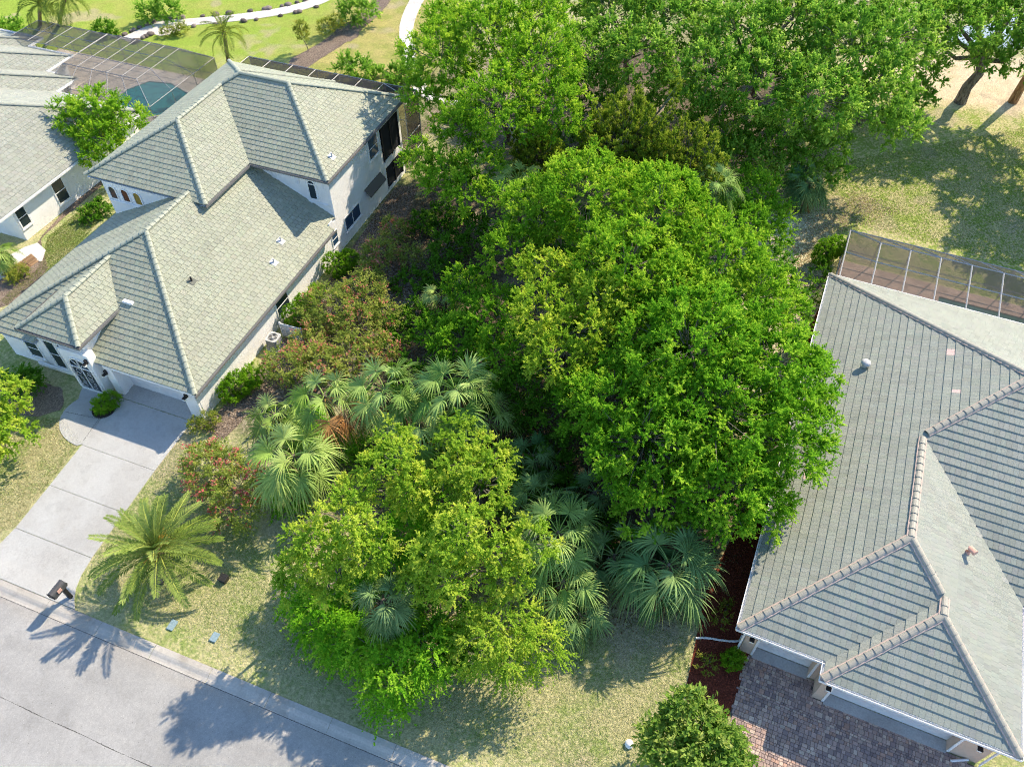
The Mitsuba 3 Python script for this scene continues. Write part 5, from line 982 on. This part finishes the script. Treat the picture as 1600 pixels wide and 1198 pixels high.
tree('leafy_tree', 'round green tree between the left house and its far left neighbour', 'tree', [((-30.89, 53.16, 4.20), 1.9, 1.5), ((-32.64, 52.95, 3.80), 1.4, 1.2), ((-29.07, 52.95, 3.80), 1.5, 1.2), ((-30.18, 51.32, 3.20), 1.5, 1.3), ((-30.49, 50.17, 2.60), 1.0, 0.9), ((-31.11, 52.63, 3.20), 1.5, 1.2)], 'oak_b', base=(-32.27, 53.74, 0.00), r0=0.14)
tree('understory_shrub', 'dark foliage below the front windows of the left house', 'shrub', [((-28.43, 29.59, 0.90), 0.9, 0.8), ((-28.09, 30.25, 0.60), 0.6, 0.5)], 'shade', r0=0.04)
# young plants on the back lawn
for lab, lb, st in (('low dense shrub beside the winding path', [((-35.39, 78.04, 0.80), 1.2, 0.9), ((-34.04, 78.61, 0.80), 1.2, 0.9)], 'far'), ('small yellow shrub in front of the winding path', [((-31.90, 75.12, 0.50), 0.7, 0.5), ((-33.07, 74.80, 0.40), 0.6, 0.4)], 'sparse'),
                    ('young tree with several stems on the mulch strip', [((-19.44, 71.85, 2.00), 0.7, 0.7), ((-19.17, 71.18, 1.60), 0.5, 0.5)], 'sparse'), ('thin shrub in the middle of the mulch strip', [((-17.61, 74.78, 0.90), 0.8, 0.7), ((-16.90, 75.32, 0.90), 0.7, 0.7)], 'sparse'),
                    ('round bush at the far end of the mulch strip', [((-15.58, 77.51, 1.40), 1.3, 1.1), ((-14.35, 77.40, 1.20), 1.1, 0.9)], 'far'), ('shrub behind the rear screen of the left house', [((-14.48, 66.71, 1.00), 1.1, 0.8), ((-13.31, 66.33, 0.90), 1.0, 0.8)], 'far'),
                    ('low ground shrub near the rear corner of the left house', [((-11.38, 66.11, 0.30), 1.3, 0.4), ((-9.97, 66.38, 0.40), 1.0, 0.5), ((-9.11, 66.76, 0.80), 0.6, 0.7)], 'far'), ('low hedge at the left end of the far pool cage', [((-48.30, 74.81, 0.70), 1.0, 0.7), ((-47.51, 74.58, 0.50), 0.8, 0.6)], 'far'),
                    ('palm like shrub behind the far pool cage', [((-39.35, 75.03, 0.60), 0.9, 0.6), ((-38.61, 74.80, 0.40), 0.6, 0.4)], 'shade'), ('small plant in the dark bed of the far left house', [((-32.85, 39.94, 0.40), 0.5, 0.4), ((-33.11, 39.41, 0.30), 0.4, 0.3)], 'sparse'), ('leafy plant in the shade between the two left houses', [((-29.94, 46.84, 0.50), 0.6, 0.5), ((-30.46, 46.22, 0.40), 0.6, 0.4)], 'shade')):
    tree('garden_shrub', lab, 'shrub', lb, st, r0=0.04)
# ------------------------------------------------------------------ pool cages
def bar(fr, a, b, w=0.05): return tube(fr(np.array([a, b], float)), w / 1.41, 4)
def cage(label, fr, rim, top, zr, zt, us_, vs_, sides, metal, screen='screen_mesh', w=0.045, sills=(0.9,), zf=None):
    zf = zt if zf is None else zf; zat = lambda v: zf + (zt - zf) * (v - top[2]) / (top[3] - top[2])
    k = thing('pool_cage', label, 'pool cage')
    ru0, ru1, rv0, rv1 = rim; tu0, tu1, tv0, tv1 = top
    B = lambda a, b, nm='beam': part(k, nm, bar(fr, a, b, w), metal)
    R = [(ru0, rv0, zr), (ru1, rv0, zr), (ru1, rv1, zr), (ru0, rv1, zr)]; Tp = [(tu0, tv0, zf), (tu1, tv0, zf), (tu1, tv1, zt), (tu0, tv1, zt)]
    nm = ['front', 'right', 'back', 'left']
    quad = lambda pts: part(k, 'screen_panel', (fr(np.array(pts, float)), np.array([[0, 1, 2], [0, 2, 3]])), screen)
    grid_u = [tu0] + [u for u in us_ if tu0 < u < tu1] + [tu1]; grid_v = [tv0] + [v for v in vs_ if tv0 < v < tv1] + [tv1]
    for i in range(4):
        B(Tp[i], Tp[(i + 1) % 4])
        if nm[i] in sides: B(R[i], R[(i + 1) % 4])
        if nm[i] in sides or nm[i - 1] in sides: B(R[i], Tp[i], 'hip_beam'); B(R[i], (R[i][0], R[i][1], 0.05), 'post')
    for u in grid_u[1:-1]:
        B((u, tv0, zf), (u, tv1, zt))
        for s, v, tv in (('front', rv0, tv0), ('back', rv1, tv1)):
            if s in sides:
                ur_ = ru0 + (ru1 - ru0) * (u - tu0) / (tu1 - tu0)
                if abs(v - tv) > 0.02: B((ur_, v, zr), (u, tv, zat(tv)), 'slope_beam')
                B((ur_, v, 0.05), (ur_, v, zr), 'post')
    for v in grid_v[1:-1]:
        B((tu0, v, zat(v)), (tu1, v, zat(v)))
        for s, u, tu in (('left', ru0, tu0), ('right', ru1, tu1)):
            if s in sides:
                vr_ = rv0 + (rv1 - rv0) * (v - tv0) / (tv1 - tv0)
                if abs(u - tu) > 0.02: B((u, vr_, zr), (tu, v, zat(v)), 'slope_beam')
                B((u, vr_, 0.05), (u, vr_, zr), 'post')
    for i in range(len(grid_u) - 1):
        for j in range(len(grid_v) - 1):
            a, b, c, d = grid_u[i], grid_u[i + 1], grid_v[j], grid_v[j + 1]; quad([(a, c, zat(c)), (b, c, zat(c)), (b, d, zat(d)), (a, d, zat(d))])
    mapu = lambda u: ru0 + (ru1 - ru0) * (u - tu0) / (tu1 - tu0); mapv = lambda v: rv0 + (rv1 - rv0) * (v - tv0) / (tv1 - tv0)
    for s in sides:
        if s in ('front', 'back'):
            v, tv = (rv0, tv0) if s == 'front' else (rv1, tv1)
            for a, b in zip(grid_u[:-1], grid_u[1:]):
                if abs(v - tv) > 0.02: quad([(mapu(a), v, zr), (mapu(b), v, zr), (b, tv, zat(tv)), (a, tv, zat(tv))])
                quad([(mapu(a), v, 0.05), (mapu(b), v, 0.05), (mapu(b), v, zr), (mapu(a), v, zr)])
            for z in sills: B((ru0, v, z), (ru1, v, z), 'rail')
        else:
            u, tu = (ru0, tu0) if s == 'left' else (ru1, tu1)
            for a, b in zip(grid_v[:-1], grid_v[1:]):
                if abs(u - tu) > 0.02: quad([(u, mapv(a), zr), (u, mapv(b), zr), (tu, b, zat(b)), (tu, a, zat(a))])
                quad([(u, mapv(a), 0.05), (u, mapv(b), 0.05), (u, mapv(b), zr), (u, mapv(a), zr)])
            for z in sills: B((u, rv0, z), (u, rv1, z), 'rail')
    return k
cage('long pool cage behind the right house', RF, (3.8, 24.5, 42.15, 47.2), (5.7, 24.5, 42.15, 45.85), 2.5, 3.05, [7.52, 9.34, 11.16, 12.98, 14.8, 16.6, 18.4, 20.2, 22.0], [44.1], ('left', 'back'), 'frame_metal', zf=2.56, w=0.065)
cage('large pool cage over the turquoise pool at top left', LF, (-57.5, -47.3, 43.4, 52.1), (-57.2, -49.75, 45.4, 51.0), 2.45, 3.35, [-55.7, -54.2, -52.7, -51.2], [47.2, 49.1], ('front', 'right', 'back'), 'cage_grey', screen='screen_light')
cage('narrow wing of pool cage at the far left', LF, (-65.4, -57.55, 47.75, 52.1), (-65.2, -57.55, 47.75, 51.2), 2.5, 3.2, [-63.2, -61.3, -59.4], [49.6], ('left', 'back'), 'cage_grey', screen='screen_light')
lc = cage('tall two storey screen enclosure at the rear of the left house', LF, (-40.6, -26.0, 46.4, 48.6), (-40.6, -26.05, 46.4, 48.55), 5.25, 5.4, [-38.6, -36.6, -34.6, -32.6, -30.6, -28.75], [], ('right', 'back'), 'frame_metal', screen='screen_dark', sills=(1.0, 2.6))
part(lc, 'brace', bar(LF, (-28.75, 48.5, 5.42), (-26.1, 47.2, 5.42), 0.05), 'frame_metal')

# pools and decks
def paver_deck_fn(c0, c1):
    def fn(p, n, uv):
        a = -0.4; x, y = p.x * math.cos(a) - p.y * math.sin(a), p.x * math.sin(a) + p.y * math.cos(a)
        r = cell_rand(dr.floor(x / 0.3), dr.floor(y / 0.15)); e = dr.minimum(dr.abs(x / 0.3 - dr.floor(x / 0.3) - 0.5), 9); return mix(c0, c1, r) * (0.85 + 0.3 * noise(p.x * 2, p.y * 2))
    return fn
mat('deck_tan', P(paver_deck_fn((0.60, 0.53, 0.45), (0.50, 0.44, 0.375))), 0.85); mat('deck_red', P(paver_deck_fn((0.58, 0.42, 0.34), (0.46, 0.32, 0.26))), 0.85)
pool = Polygon([(-54.3, 46.6), (-54.5, 48.3), (-53.6, 50.2), (-51.6, 50.6), (-50.0, 50.0), (-48.9, 49.6), (-48.4, 48.0), (-48.8, 46.2), (-50.2, 45.0), (-52.4, 45.2)]).buffer(0.3).buffer(-0.3)
dk = sbox(-65.5, -47.2, 42.4, 52.3).difference(pool); m = poly_slab(dk, -0.3, 0.05); struct('pool_deck', (LF(m[0]), m[1]), 'deck_tan', 'tan paver deck round the turquoise pool')
m = poly_sheet(pool.buffer(0.05), -0.9); pl = thing('swimming_pool', 'turquoise free form pool under the far left cage', 'pool'); 
def lift(m, z): return LF(np.c_[np.asarray(m[0])[:, :2], np.full(len(m[0]), z)]), m[1]
part(pl, 'water', lift(poly_sheet(pool.buffer(0.02), 0), 0.012), 'water'); part(pl, 'coping', lift(poly_slab(pool.buffer(0.28).difference(pool), 0.0, 0.0), 0.0) if False else (lambda m: (LF(m[0]), m[1]))(poly_slab(pool.buffer(0.28).difference(pool), 0.02, 0.075)), 'concrete_path')
rp = sbox(10.35, 20.5, 42.6, 45.95); m = poly_slab(sbox(3.85, 24.5, 41.6, 47.15).difference(rp), -0.3, 0.05); struct('pool_deck', (RF(m[0]), m[1]), 'deck_red', 'reddish paver deck inside the right pool cage')
pl = thing('swimming_pool', 'dark teal rectangular pool inside the right pool cage', 'pool'); part(pl, 'water', (RF(np.array([[10.35, 42.6, .015], [20.5, 42.6, .015], [20.5, 45.95, .015], [10.35, 45.95, .015]])), np.array([[0, 1, 2], [0, 2, 3]])), 'water_teal')
m = poly_slab(rp.buffer(0.2, join_style=2).difference(rp), 0.02, 0.07); part(pl, 'coping', (RF(m[0]), m[1]), 'deck_red')

# ------------------------------------------------------------------ small things
# mailbox on its post beside the driveway mouth
c = (-21.07, 16.83, 0.00); mx = thing('mailbox', 'dark mailbox on a post by the kerb at the foot of the left driveway', 'mailbox')
o = np.array([c[0], c[1], 0.0])
class Off:
    def __init__(s, fr, o): s.fr, s.o = fr, np.asarray(o, float)
    def __call__(s, p): return s.fr(np.asarray(p, float) * s.k) + s.o
    k = 1.0
MF = Off(LF, o); MF.k = 1.12
part(mx, 'post', bevel_box(MF, -0.08, 0.08, -0.08, 0.08, 0, 0.95, 0.015), 'dark_metal'); part(mx, 'bracket', bevel_box(MF, -0.05, 0.05, -0.42, 0.25, 0.88, 0.98, 0.01), 'dark_metal')
t = np.linspace(0, math.pi, 9); prof = [(-0.17, 0.985)] + [(0.17 * -math.cos(x), 1.16 + 0.17 * math.sin(x)) for x in t] + [(0.17, 0.985)]
n = len(prof); v = np.array([[x, y, z] for y in (-0.52, 0.18) for x, z in prof]); f = [[i, (i + 1) % n, n + (i + 1) % n, n + i] for i in range(n)]; F4 = np.array(f); F3 = np.vstack([F4[:, [0, 2, 1]], F4[:, [0, 3, 2]], [[0, i, i + 1] for i in range(1, n - 1)], [[n, n + i + 1, n + i] for i in range(1, n - 1)]])
part(mx, 'box', (MF(v), F3), 'mailbox_grey', smooth=35); part(mx, 'door', bevel_box(MF, -0.15, 0.15, -0.55, -0.525, 1.0, 1.3, 0.01), 'dark_metal'); part(mx, 'flag', bevel_box(MF, 0.18, 0.20, -0.3, -0.1, 1.1, 1.3, 0.004), 'pink_clay'); part(mx, 'finial', revolve([(0.0, 1.42), (0.05, 1.40), (0.06, 1.36), (0.03, 1.33), (0.05, 1.325)], (o[0], o[1], 0), 10), 'dark_metal')
# utility boxes in the verge
def pedestal(label, p, du, dv, h, m, name='utility_box'):
    k = thing(name, label, 'utility box'); B_ = Off(LF, (p[0], p[1], 0.0))
    part(k, 'body', bevel_box(B_, -du, du, -dv, dv, -0.05, h, 0.02), m); part(k, 'lid', bevel_box(B_, -du - 0.02, du + 0.02, -dv - 0.02, dv + 0.02, h + 0.002, h + 0.05, 0.015), m)
pedestal('pale blue utility box lid in the grass, nearer the date palm', (-15.84, 15.45, 0.00), 0.15, 0.23, 0.06, 'box_green'); pedestal('pale blue utility box lid in the grass, farther from the date palm', (-13.72, 14.87, 0.00), 0.15, 0.20, 0.06, 'box_green'); pedestal('small dark utility box in the shade right of the date palm', (-13.98, 17.76, 0.00), 0.18, 0.18, 0.25, 'dark_metal')
k = thing('white_stone', 'white lump lying on the lawn beside the leafy tree at the bottom edge', 'stone'); rng = np.random.default_rng(3); c = (4.95, 10.20, 0.00); scene[k] = mikit.ply(rock((c[0], c[1], 0), 0.23, 0.7), 'white_paint', smooth=True)
# white drain pipe from the right house corner over the mulch
k = thing('drain_pipe', 'white drain pipe lying across the red mulch bed', 'pipe'); scene[k] = mikit.ply(tube(spline([(10.63, 14.94, 0.12), (10.41, 14.68, 0.09), (9.72, 14.71, 0.08), (9.00, 14.83, 0.08), (8.47, 14.83, 0.08)], 5), 0.055, 8), 'white_paint', smooth=60)
k = thing('drain_pipe', 'short white drain pipe by the right end of the paver driveway', 'pipe'); scene[k] = mikit.ply(tube(np.array([(19.02, 9.59, 0.10), (18.28, 9.54, 0.10)]), 0.055, 8), 'white_paint', smooth=60)
# air conditioner
c = (-14.59, 33.46, 0.00); ac = thing('air_conditioner', 'grey round cornered air conditioner beside the left house wall', 'air conditioner'); o = np.array([c[0], c[1], 0.0]); sq = Polygon([(-.38, -.38), (.38, -.38), (.38, .38), (-.38, .38)]).buffer(-0.14).buffer(0.14)
def acs(poly, z0, z1): m = poly_slab(poly, z0, z1); return LF(m[0]) + o, m[1]
part(ac, 'body', acs(sq, 0.05, 0.78), 'ac_metal')
for z in np.arange(0.12, 0.76, 0.075): part(ac, 'louver', acs(sq.buffer(0.015).difference(sq.buffer(0.002)), z, z + 0.045), 'grey_metal')
part(ac, 'top_plate', acs(sq.buffer(0.02).difference(Point(0, 0).buffer(0.30)), 0.782, 0.84), 'ac_metal'); part(ac, 'fan_well', acs(Point(0, 0).buffer(0.30), 0.781, 0.79), 'dark_void')
part(ac, 'fan_hub', revolve([(0, .83), (.08, .825), (.1, .795)], o, 14), 'ac_metal')
for a in range(4):
    t = a * math.pi / 2 + 0.4; q = np.array([[0.09 * math.cos(t), 0.09 * math.sin(t), .80], [0.28 * math.cos(t - .3), 0.28 * math.sin(t - .3), .795], [0.28 * math.cos(t + .3), 0.28 * math.sin(t + .3), .82]]); part(ac, 'fan_blade', (q + o, np.array([[0, 1, 2]])), 'grey_metal')
for r in (0.12, 0.18, 0.24, 0.30): t = np.linspace(0, 2 * math.pi, 25); part(ac, 'guard_ring', tube(np.c_[r * np.cos(t), r * np.sin(t), np.full(25, 0.862)] + o, 0.008, 4), 'ac_metal')
part(ac, 'pad', acs(sq.buffer(0.1), 0.0, 0.05), 'concrete')
# white vinyl fence panel
fn_ = thing('vinyl_fence', 'short white slatted fence between the side wall and the flowering shrub', 'fence'); a = np.array((-14.27, 34.32, 1.15)); b = np.array((-12.88, 33.82, 1.15)); d = unit(b - a); nn = np.array([-d[1], d[0], 0]); L = np.linalg.norm(b - a)
class Lf:
    def __call__(s, p): p = np.asarray(p, float); return np.array([a[0], a[1], 0]) + p[:, :1] * d + p[:, 1:2] * nn + p[:, 2:] * np.array([0, 0, 1.0])
FF = Lf(); ns = int(L / 0.16)
for i in range(ns): part(fn_, 'slat', bevel_box(FF, i * L / ns + 0.006, (i + 1) * L / ns - 0.006, -0.012, 0.012, 0.06, 1.08, 0.004), 'white_paint')
for z in (0.12, 1.08): part(fn_, 'rail', bevel_box(FF, 0, L, -0.035, 0.035, z, z + 0.09, 0.008), 'white_paint')
for x in (0.0, L): part(fn_, 'post', bevel_box(FF, x - 0.05, x + 0.05, -0.05, 0.05, 0, 1.25, 0.01), 'white_paint')
# small screen fence beside the right house
fs = thing('screen_fence', 'small dark framed screen panel beside the right house', 'fence')
for (p, q) in (((18.02, 36.60, 0.00), (19.15, 39.05, 0.00)), ((19.15, 39.05, 0.00), (20.41, 38.67, 0.00))):
    a = np.array(p); b = np.array(q); up = np.array([0, 0, 1.05])
    for s, e in ((a, b), (a + up, b + up), (a, a + up), (b, b + up), (a, b + up)): part(fs, 'frame_bar', tube(np.array([s, e]), 0.022, 4), 'dark_metal')
    part(fs, 'screen', (np.array([a, b, b + up, a + up]), np.array([[0, 1, 2], [0, 2, 3]])), 'screen_mesh')
# white kerb and flagstones of the far left house
w = Polygon(xy((-34.63, 39.43, 0.00), (-35.34, 41.06, 0.00), (-33.90, 42.90, 0.00), (-33.27, 43.32, 0.00), (-32.50, 42.62, 0.00), (-32.29, 41.53, 0.00), (-32.98, 41.93, 0.00), (-33.54, 40.40, 0.00))); m = poly_slab(w.buffer(0.1), -0.02, 0.06); struct('patio', m, 'white_slab', 'white concrete edge of the far left patio')
A, B, C, D = (np.array(q) for q in ((-34.34, 39.95, 0.00), (-33.18, 42.21, 0.00), (-32.38, 41.53, 0.00), (-33.37, 39.69, 0.00)))
stp = thing('timber_edging', 'stepped brown planks beside the white patio edge', 'planks')
for i in range(5):
    f0, f1 = i / 5 + 0.02, (i + 1) / 5 - 0.02
    for j in range(3):
        g0, g1 = j / 3 + 0.01, (j + 1) / 3 - 0.01; P4 = lambda s, t: (A * (1 - s) + B * s) * (1 - t) + (D * (1 - s) + C * s) * t
        q = np.array([P4(g0, f0), P4(g1, f0), P4(g1, f1), P4(g0, f1)]); z = 0.12 - 0.015 * i + 0.01 * ((i + j) % 2); v = np.vstack([q + [0, 0, 0], q + [0, 0, z]]); part(stp, 'plank', (v, np.vstack([BOXF[:, [0, 1, 2]], BOXF[:, [0, 2, 3]]])), 'stone', color=np.array((0.30, 0.19, 0.11)) * (0.7 + 0.13 * ((i * 7 + j * 3) % 5)))
# edging ring round the small shrub
c = (-23.47, 28.42, 0.00); k = thing('bed_edging', 'dark curved edging round the small clipped shrub', 'edging'); t = np.linspace(0, 2 * math.pi, 25); scene[k] = mikit.ply(tube(np.c_[c[0] + 0.62 * np.cos(t), c[1] + 0.62 * np.sin(t), np.full(25, 0.06)], 0.05, 6), 'dark_metal', smooth=60)
mat('mulch_disc', (0.07, 0.05, 0.04), 0.95); m = poly_sheet(Point(c[0], c[1]).buffer(0.6), 0.047); struct('planting_bed', m, 'mulch_disc', 'dark soil under the small clipped shrub')

# ------------------------------------------------------------------ grass, litter, chips
def scatter(pts_list, n, rng, avoid=None):
    poly = unary_union([Polygon(p).buffer(0) for p in pts_list]); 
    if avoid is not None: poly = poly.difference(avoid)
    x0, y0, x1, y1 = poly.bounds; import shapely
    q = np.c_[rng.uniform(x0, x1, int(n * 3)), rng.uniform(y0, y1, int(n * 3))]; q = q[shapely.contains_xy(poly, q[:, 0], q[:, 1])]; return q[:n]
def lpoly(b): return Polygon(LF(np.c_[np.array(b.exterior.coords), np.zeros(len(b.exterior.coords))])[:, :2])
drive_area = unary_union([lpoly(Polygon([(-33.5, 7.8), (-24.9, 7.8), (-26.2, 10.4), (-26.8, 20), (-31.8, 20), (-31.2, 15.8), (-31.0, 10.4)])), lpoly(Polygon([(-31.4, 15.9), (-34.4, 17.5), (-34.5, 19.3), (-31.5, 19.3)])), lpoly(sbox(-80, 60, -10, 7.8)), red_bed])
rng = np.random.default_rng(41)
def grass(key, label, polys, n, l0, l1, w, pal, straw):
    q = scatter(polys, n, rng, drive_area); N = len(q); w_ = meshkit.fbm(np.c_[q * 0.8, np.zeros(N)], 3)
    a = rng.uniform(0, 6.28, N); L = rng.uniform(l0, l1, N); lean = rng.uniform(0.2, 1.1, N); d = np.c_[np.cos(a) * lean, np.sin(a) * lean, np.ones(N)]; d = unit(d); s = np.c_[-np.sin(a), np.cos(a), np.zeros(N)] * w / 2
    b = np.c_[q, np.full(N, 0.0)]; v = np.stack([b - s, b + s, b + d * L[:, None]], 1).reshape(-1, 3); f = np.arange(3 * N).reshape(-1, 3)
    st = rng.random(N) < np.clip(straw + (w_ - 0.5) * 1.6, 0.03, 0.97); c = np.where(st[:, None], np.array(pal[1]), np.array(pal[0])) * rng.uniform(0.7, 1.3, (N, 1))
    struct(key, (v, f), 'grass_blade', label, None, kind='stuff', color=np.repeat(np.clip(c, .01, .9), 3, axis=0)); labels[[k for k in labels][-1]]['category'] = 'grass'
FRONT = [xy((-20.94, 16.31, 0.00), (-16.14, 14.44, 0.00), (-8.26, 11.06, 0.00), (-3.16, 8.90, 0.00), (9.49, 8.90, 0.00), (9.41, 11.32, 0.00), (7.53, 12.14, 0.00), (8.41, 14.75, 0.00), (4.83, 15.99, 0.00), (-2.86, 12.98, 0.00), (-7.08, 14.75, 0.00), (-11.36, 16.96, 0.00), (-12.87, 19.72, 0.00), (-18.52, 26.13, 0.00), (-19.47, 23.99, 0.00), (-20.76, 18.83, 0.00))]
LEFT = [xy((-30.17, 27.49, 0.00), (-27.08, 27.95, 0.00), (-25.53, 27.72, 0.00), (-23.93, 26.13, 0.00), (-25.44, 20.53, 0.00), (-26.39, 19.01, 0.00))]
grass('lawn_grass', 'short dry grass on the front lawn of the lot', FRONT, 110000, 0.04, 0.10, 0.016, ((0.22, 0.34, 0.07), (0.52, 0.49, 0.27)), 0.38)
grass('lawn_grass', 'short dry grass left of the concrete driveway', LEFT, 22000, 0.04, 0.09, 0.016, ((0.19, 0.21, 0.06), (0.42, 0.36, 0.20)), 0.5)
grass('lawn_grass', 'patchy grass on the shaded lawn behind the right house', [xy((18.03, 40.73, 0.00), (21.10, 47.14, 0.00), (26.73, 53.74, 0.00), (42.34, 58.41, 0.00), (42.86, 53.74, 0.00), (36.63, 40.08, 0.00), (24.65, 45.63, 0.00), (18.81, 39.43, 0.00))], 60000, 0.05, 0.13, 0.025, ((0.20, 0.30, 0.05), (0.44, 0.41, 0.20)), 0.38)
grass('lawn_grass', 'green grass between the two left houses', [xy((-33.40, 37.56, 0.00), (-32.15, 40.73, 0.00), (-32.84, 44.17, 0.00), (-30.82, 49.50, 0.00), (-29.74, 46.37, 0.00), (-30.22, 43.81, 0.00), (-32.78, 37.08, 0.00))], 15000, 0.05, 0.12, 0.022, ((0.20, 0.27, 0.05), (0.33, 0.30, 0.12)), 0.25)
def litter(key, label, polys, n, L, W, pal, z=0.03, m='leaf', avoid=None, soft=0):
    q = scatter(polys, n, rng, avoid)
    if soft:
        import shapely
        dd = shapely.distance(shapely.points(q), Polygon(polys[0]).exterior); q = q[rng.random(len(q)) < np.clip(dd / soft, 0, 1)]
    N = len(q); a = rng.uniform(0, 6.28, N); d = np.c_[np.cos(a), np.sin(a), 0.25 * rng.standard_normal(N)]; nr = unit(np.c_[0.5 * rng.standard_normal((N, 2)), np.ones(N)]); pl = np.array(pal); col = pl[rng.integers(0, len(pl), N)] * rng.uniform(0.7, 1.3, (N, 1))
    v, f, c = tri_leaf(np.c_[q, z + 0.02 * rng.random(N)], unit(d), nr, L * rng.uniform(0.6, 1.4, N), 1.2 * W * rng.uniform(0.7, 1.3, N), col); struct(key, (v, f), m, label, None, kind='stuff', color=c); labels[[k for k in labels][-1]]['category'] = 'leaves'
BR = [(0.30, 0.20, 0.12), (0.22, 0.14, 0.08), (0.40, 0.31, 0.2), (0.14, 0.09, 0.06)]
litter('leaf_litter', 'fallen brown leaves under the trees of the lot', [xy((-11.56, 49.50, 0.00), (-4.90, 51.15, 0.00), (0.00, 35.78, 0.00), (9.71, 20.09, 0.00), (12.15, 19.36, 0.00), (8.35, 15.36, 0.00), (4.72, 14.75, 0.00), (-2.89, 13.56, 0.00), (-10.86, 15.99, 0.00), (-12.30, 20.09, 0.00), (-7.37, 28.42, 0.00))], 26000, 0.11, 0.05, BR, soft=1.0)
litter('leaf_litter', 'pale fallen leaves on the path of bare ground beside the right pool cage', [xy((16.91, 37.56, 0.00), (20.91, 46.37, 0.00), (26.24, 50.32, 0.00), (29.07, 47.14, 0.00), (23.55, 44.17, 0.00), (19.67, 39.43, 0.00))], 14000, 0.12, 0.055, [(0.62, 0.53, 0.38), (0.55, 0.46, 0.31), (0.68, 0.60, 0.44), (0.40, 0.31, 0.19)], soft=2.0)
litter('mulch_chips', 'red brown wood chips of the mulch bed', [list(red_bed.exterior.coords)], 22000, 0.09, 0.028, [(0.22, 0.055, 0.03), (0.14, 0.038, 0.025), (0.30, 0.085, 0.05), (0.08, 0.025, 0.02)], m='wood_chip')
litter('mulch_chips', 'grey brown chips along the side of the left house', [xy((-18.07, 27.12, 0.00), (-16.21, 26.13, 0.00), (-13.92, 29.88, 0.00), (-11.25, 34.63, 0.00), (-7.50, 47.14, 0.00), (-7.05, 50.32, 0.00), (-8.75, 50.32, 0.00), (-12.07, 40.08, 0.00), (-14.68, 32.71, 0.00), (-17.14, 27.72, 0.00))], 16000, 0.09, 0.035, [(0.36, 0.28, 0.22), (0.22, 0.16, 0.12), (0.46, 0.38, 0.31), (0.12, 0.09, 0.07)], m='wood_chip')
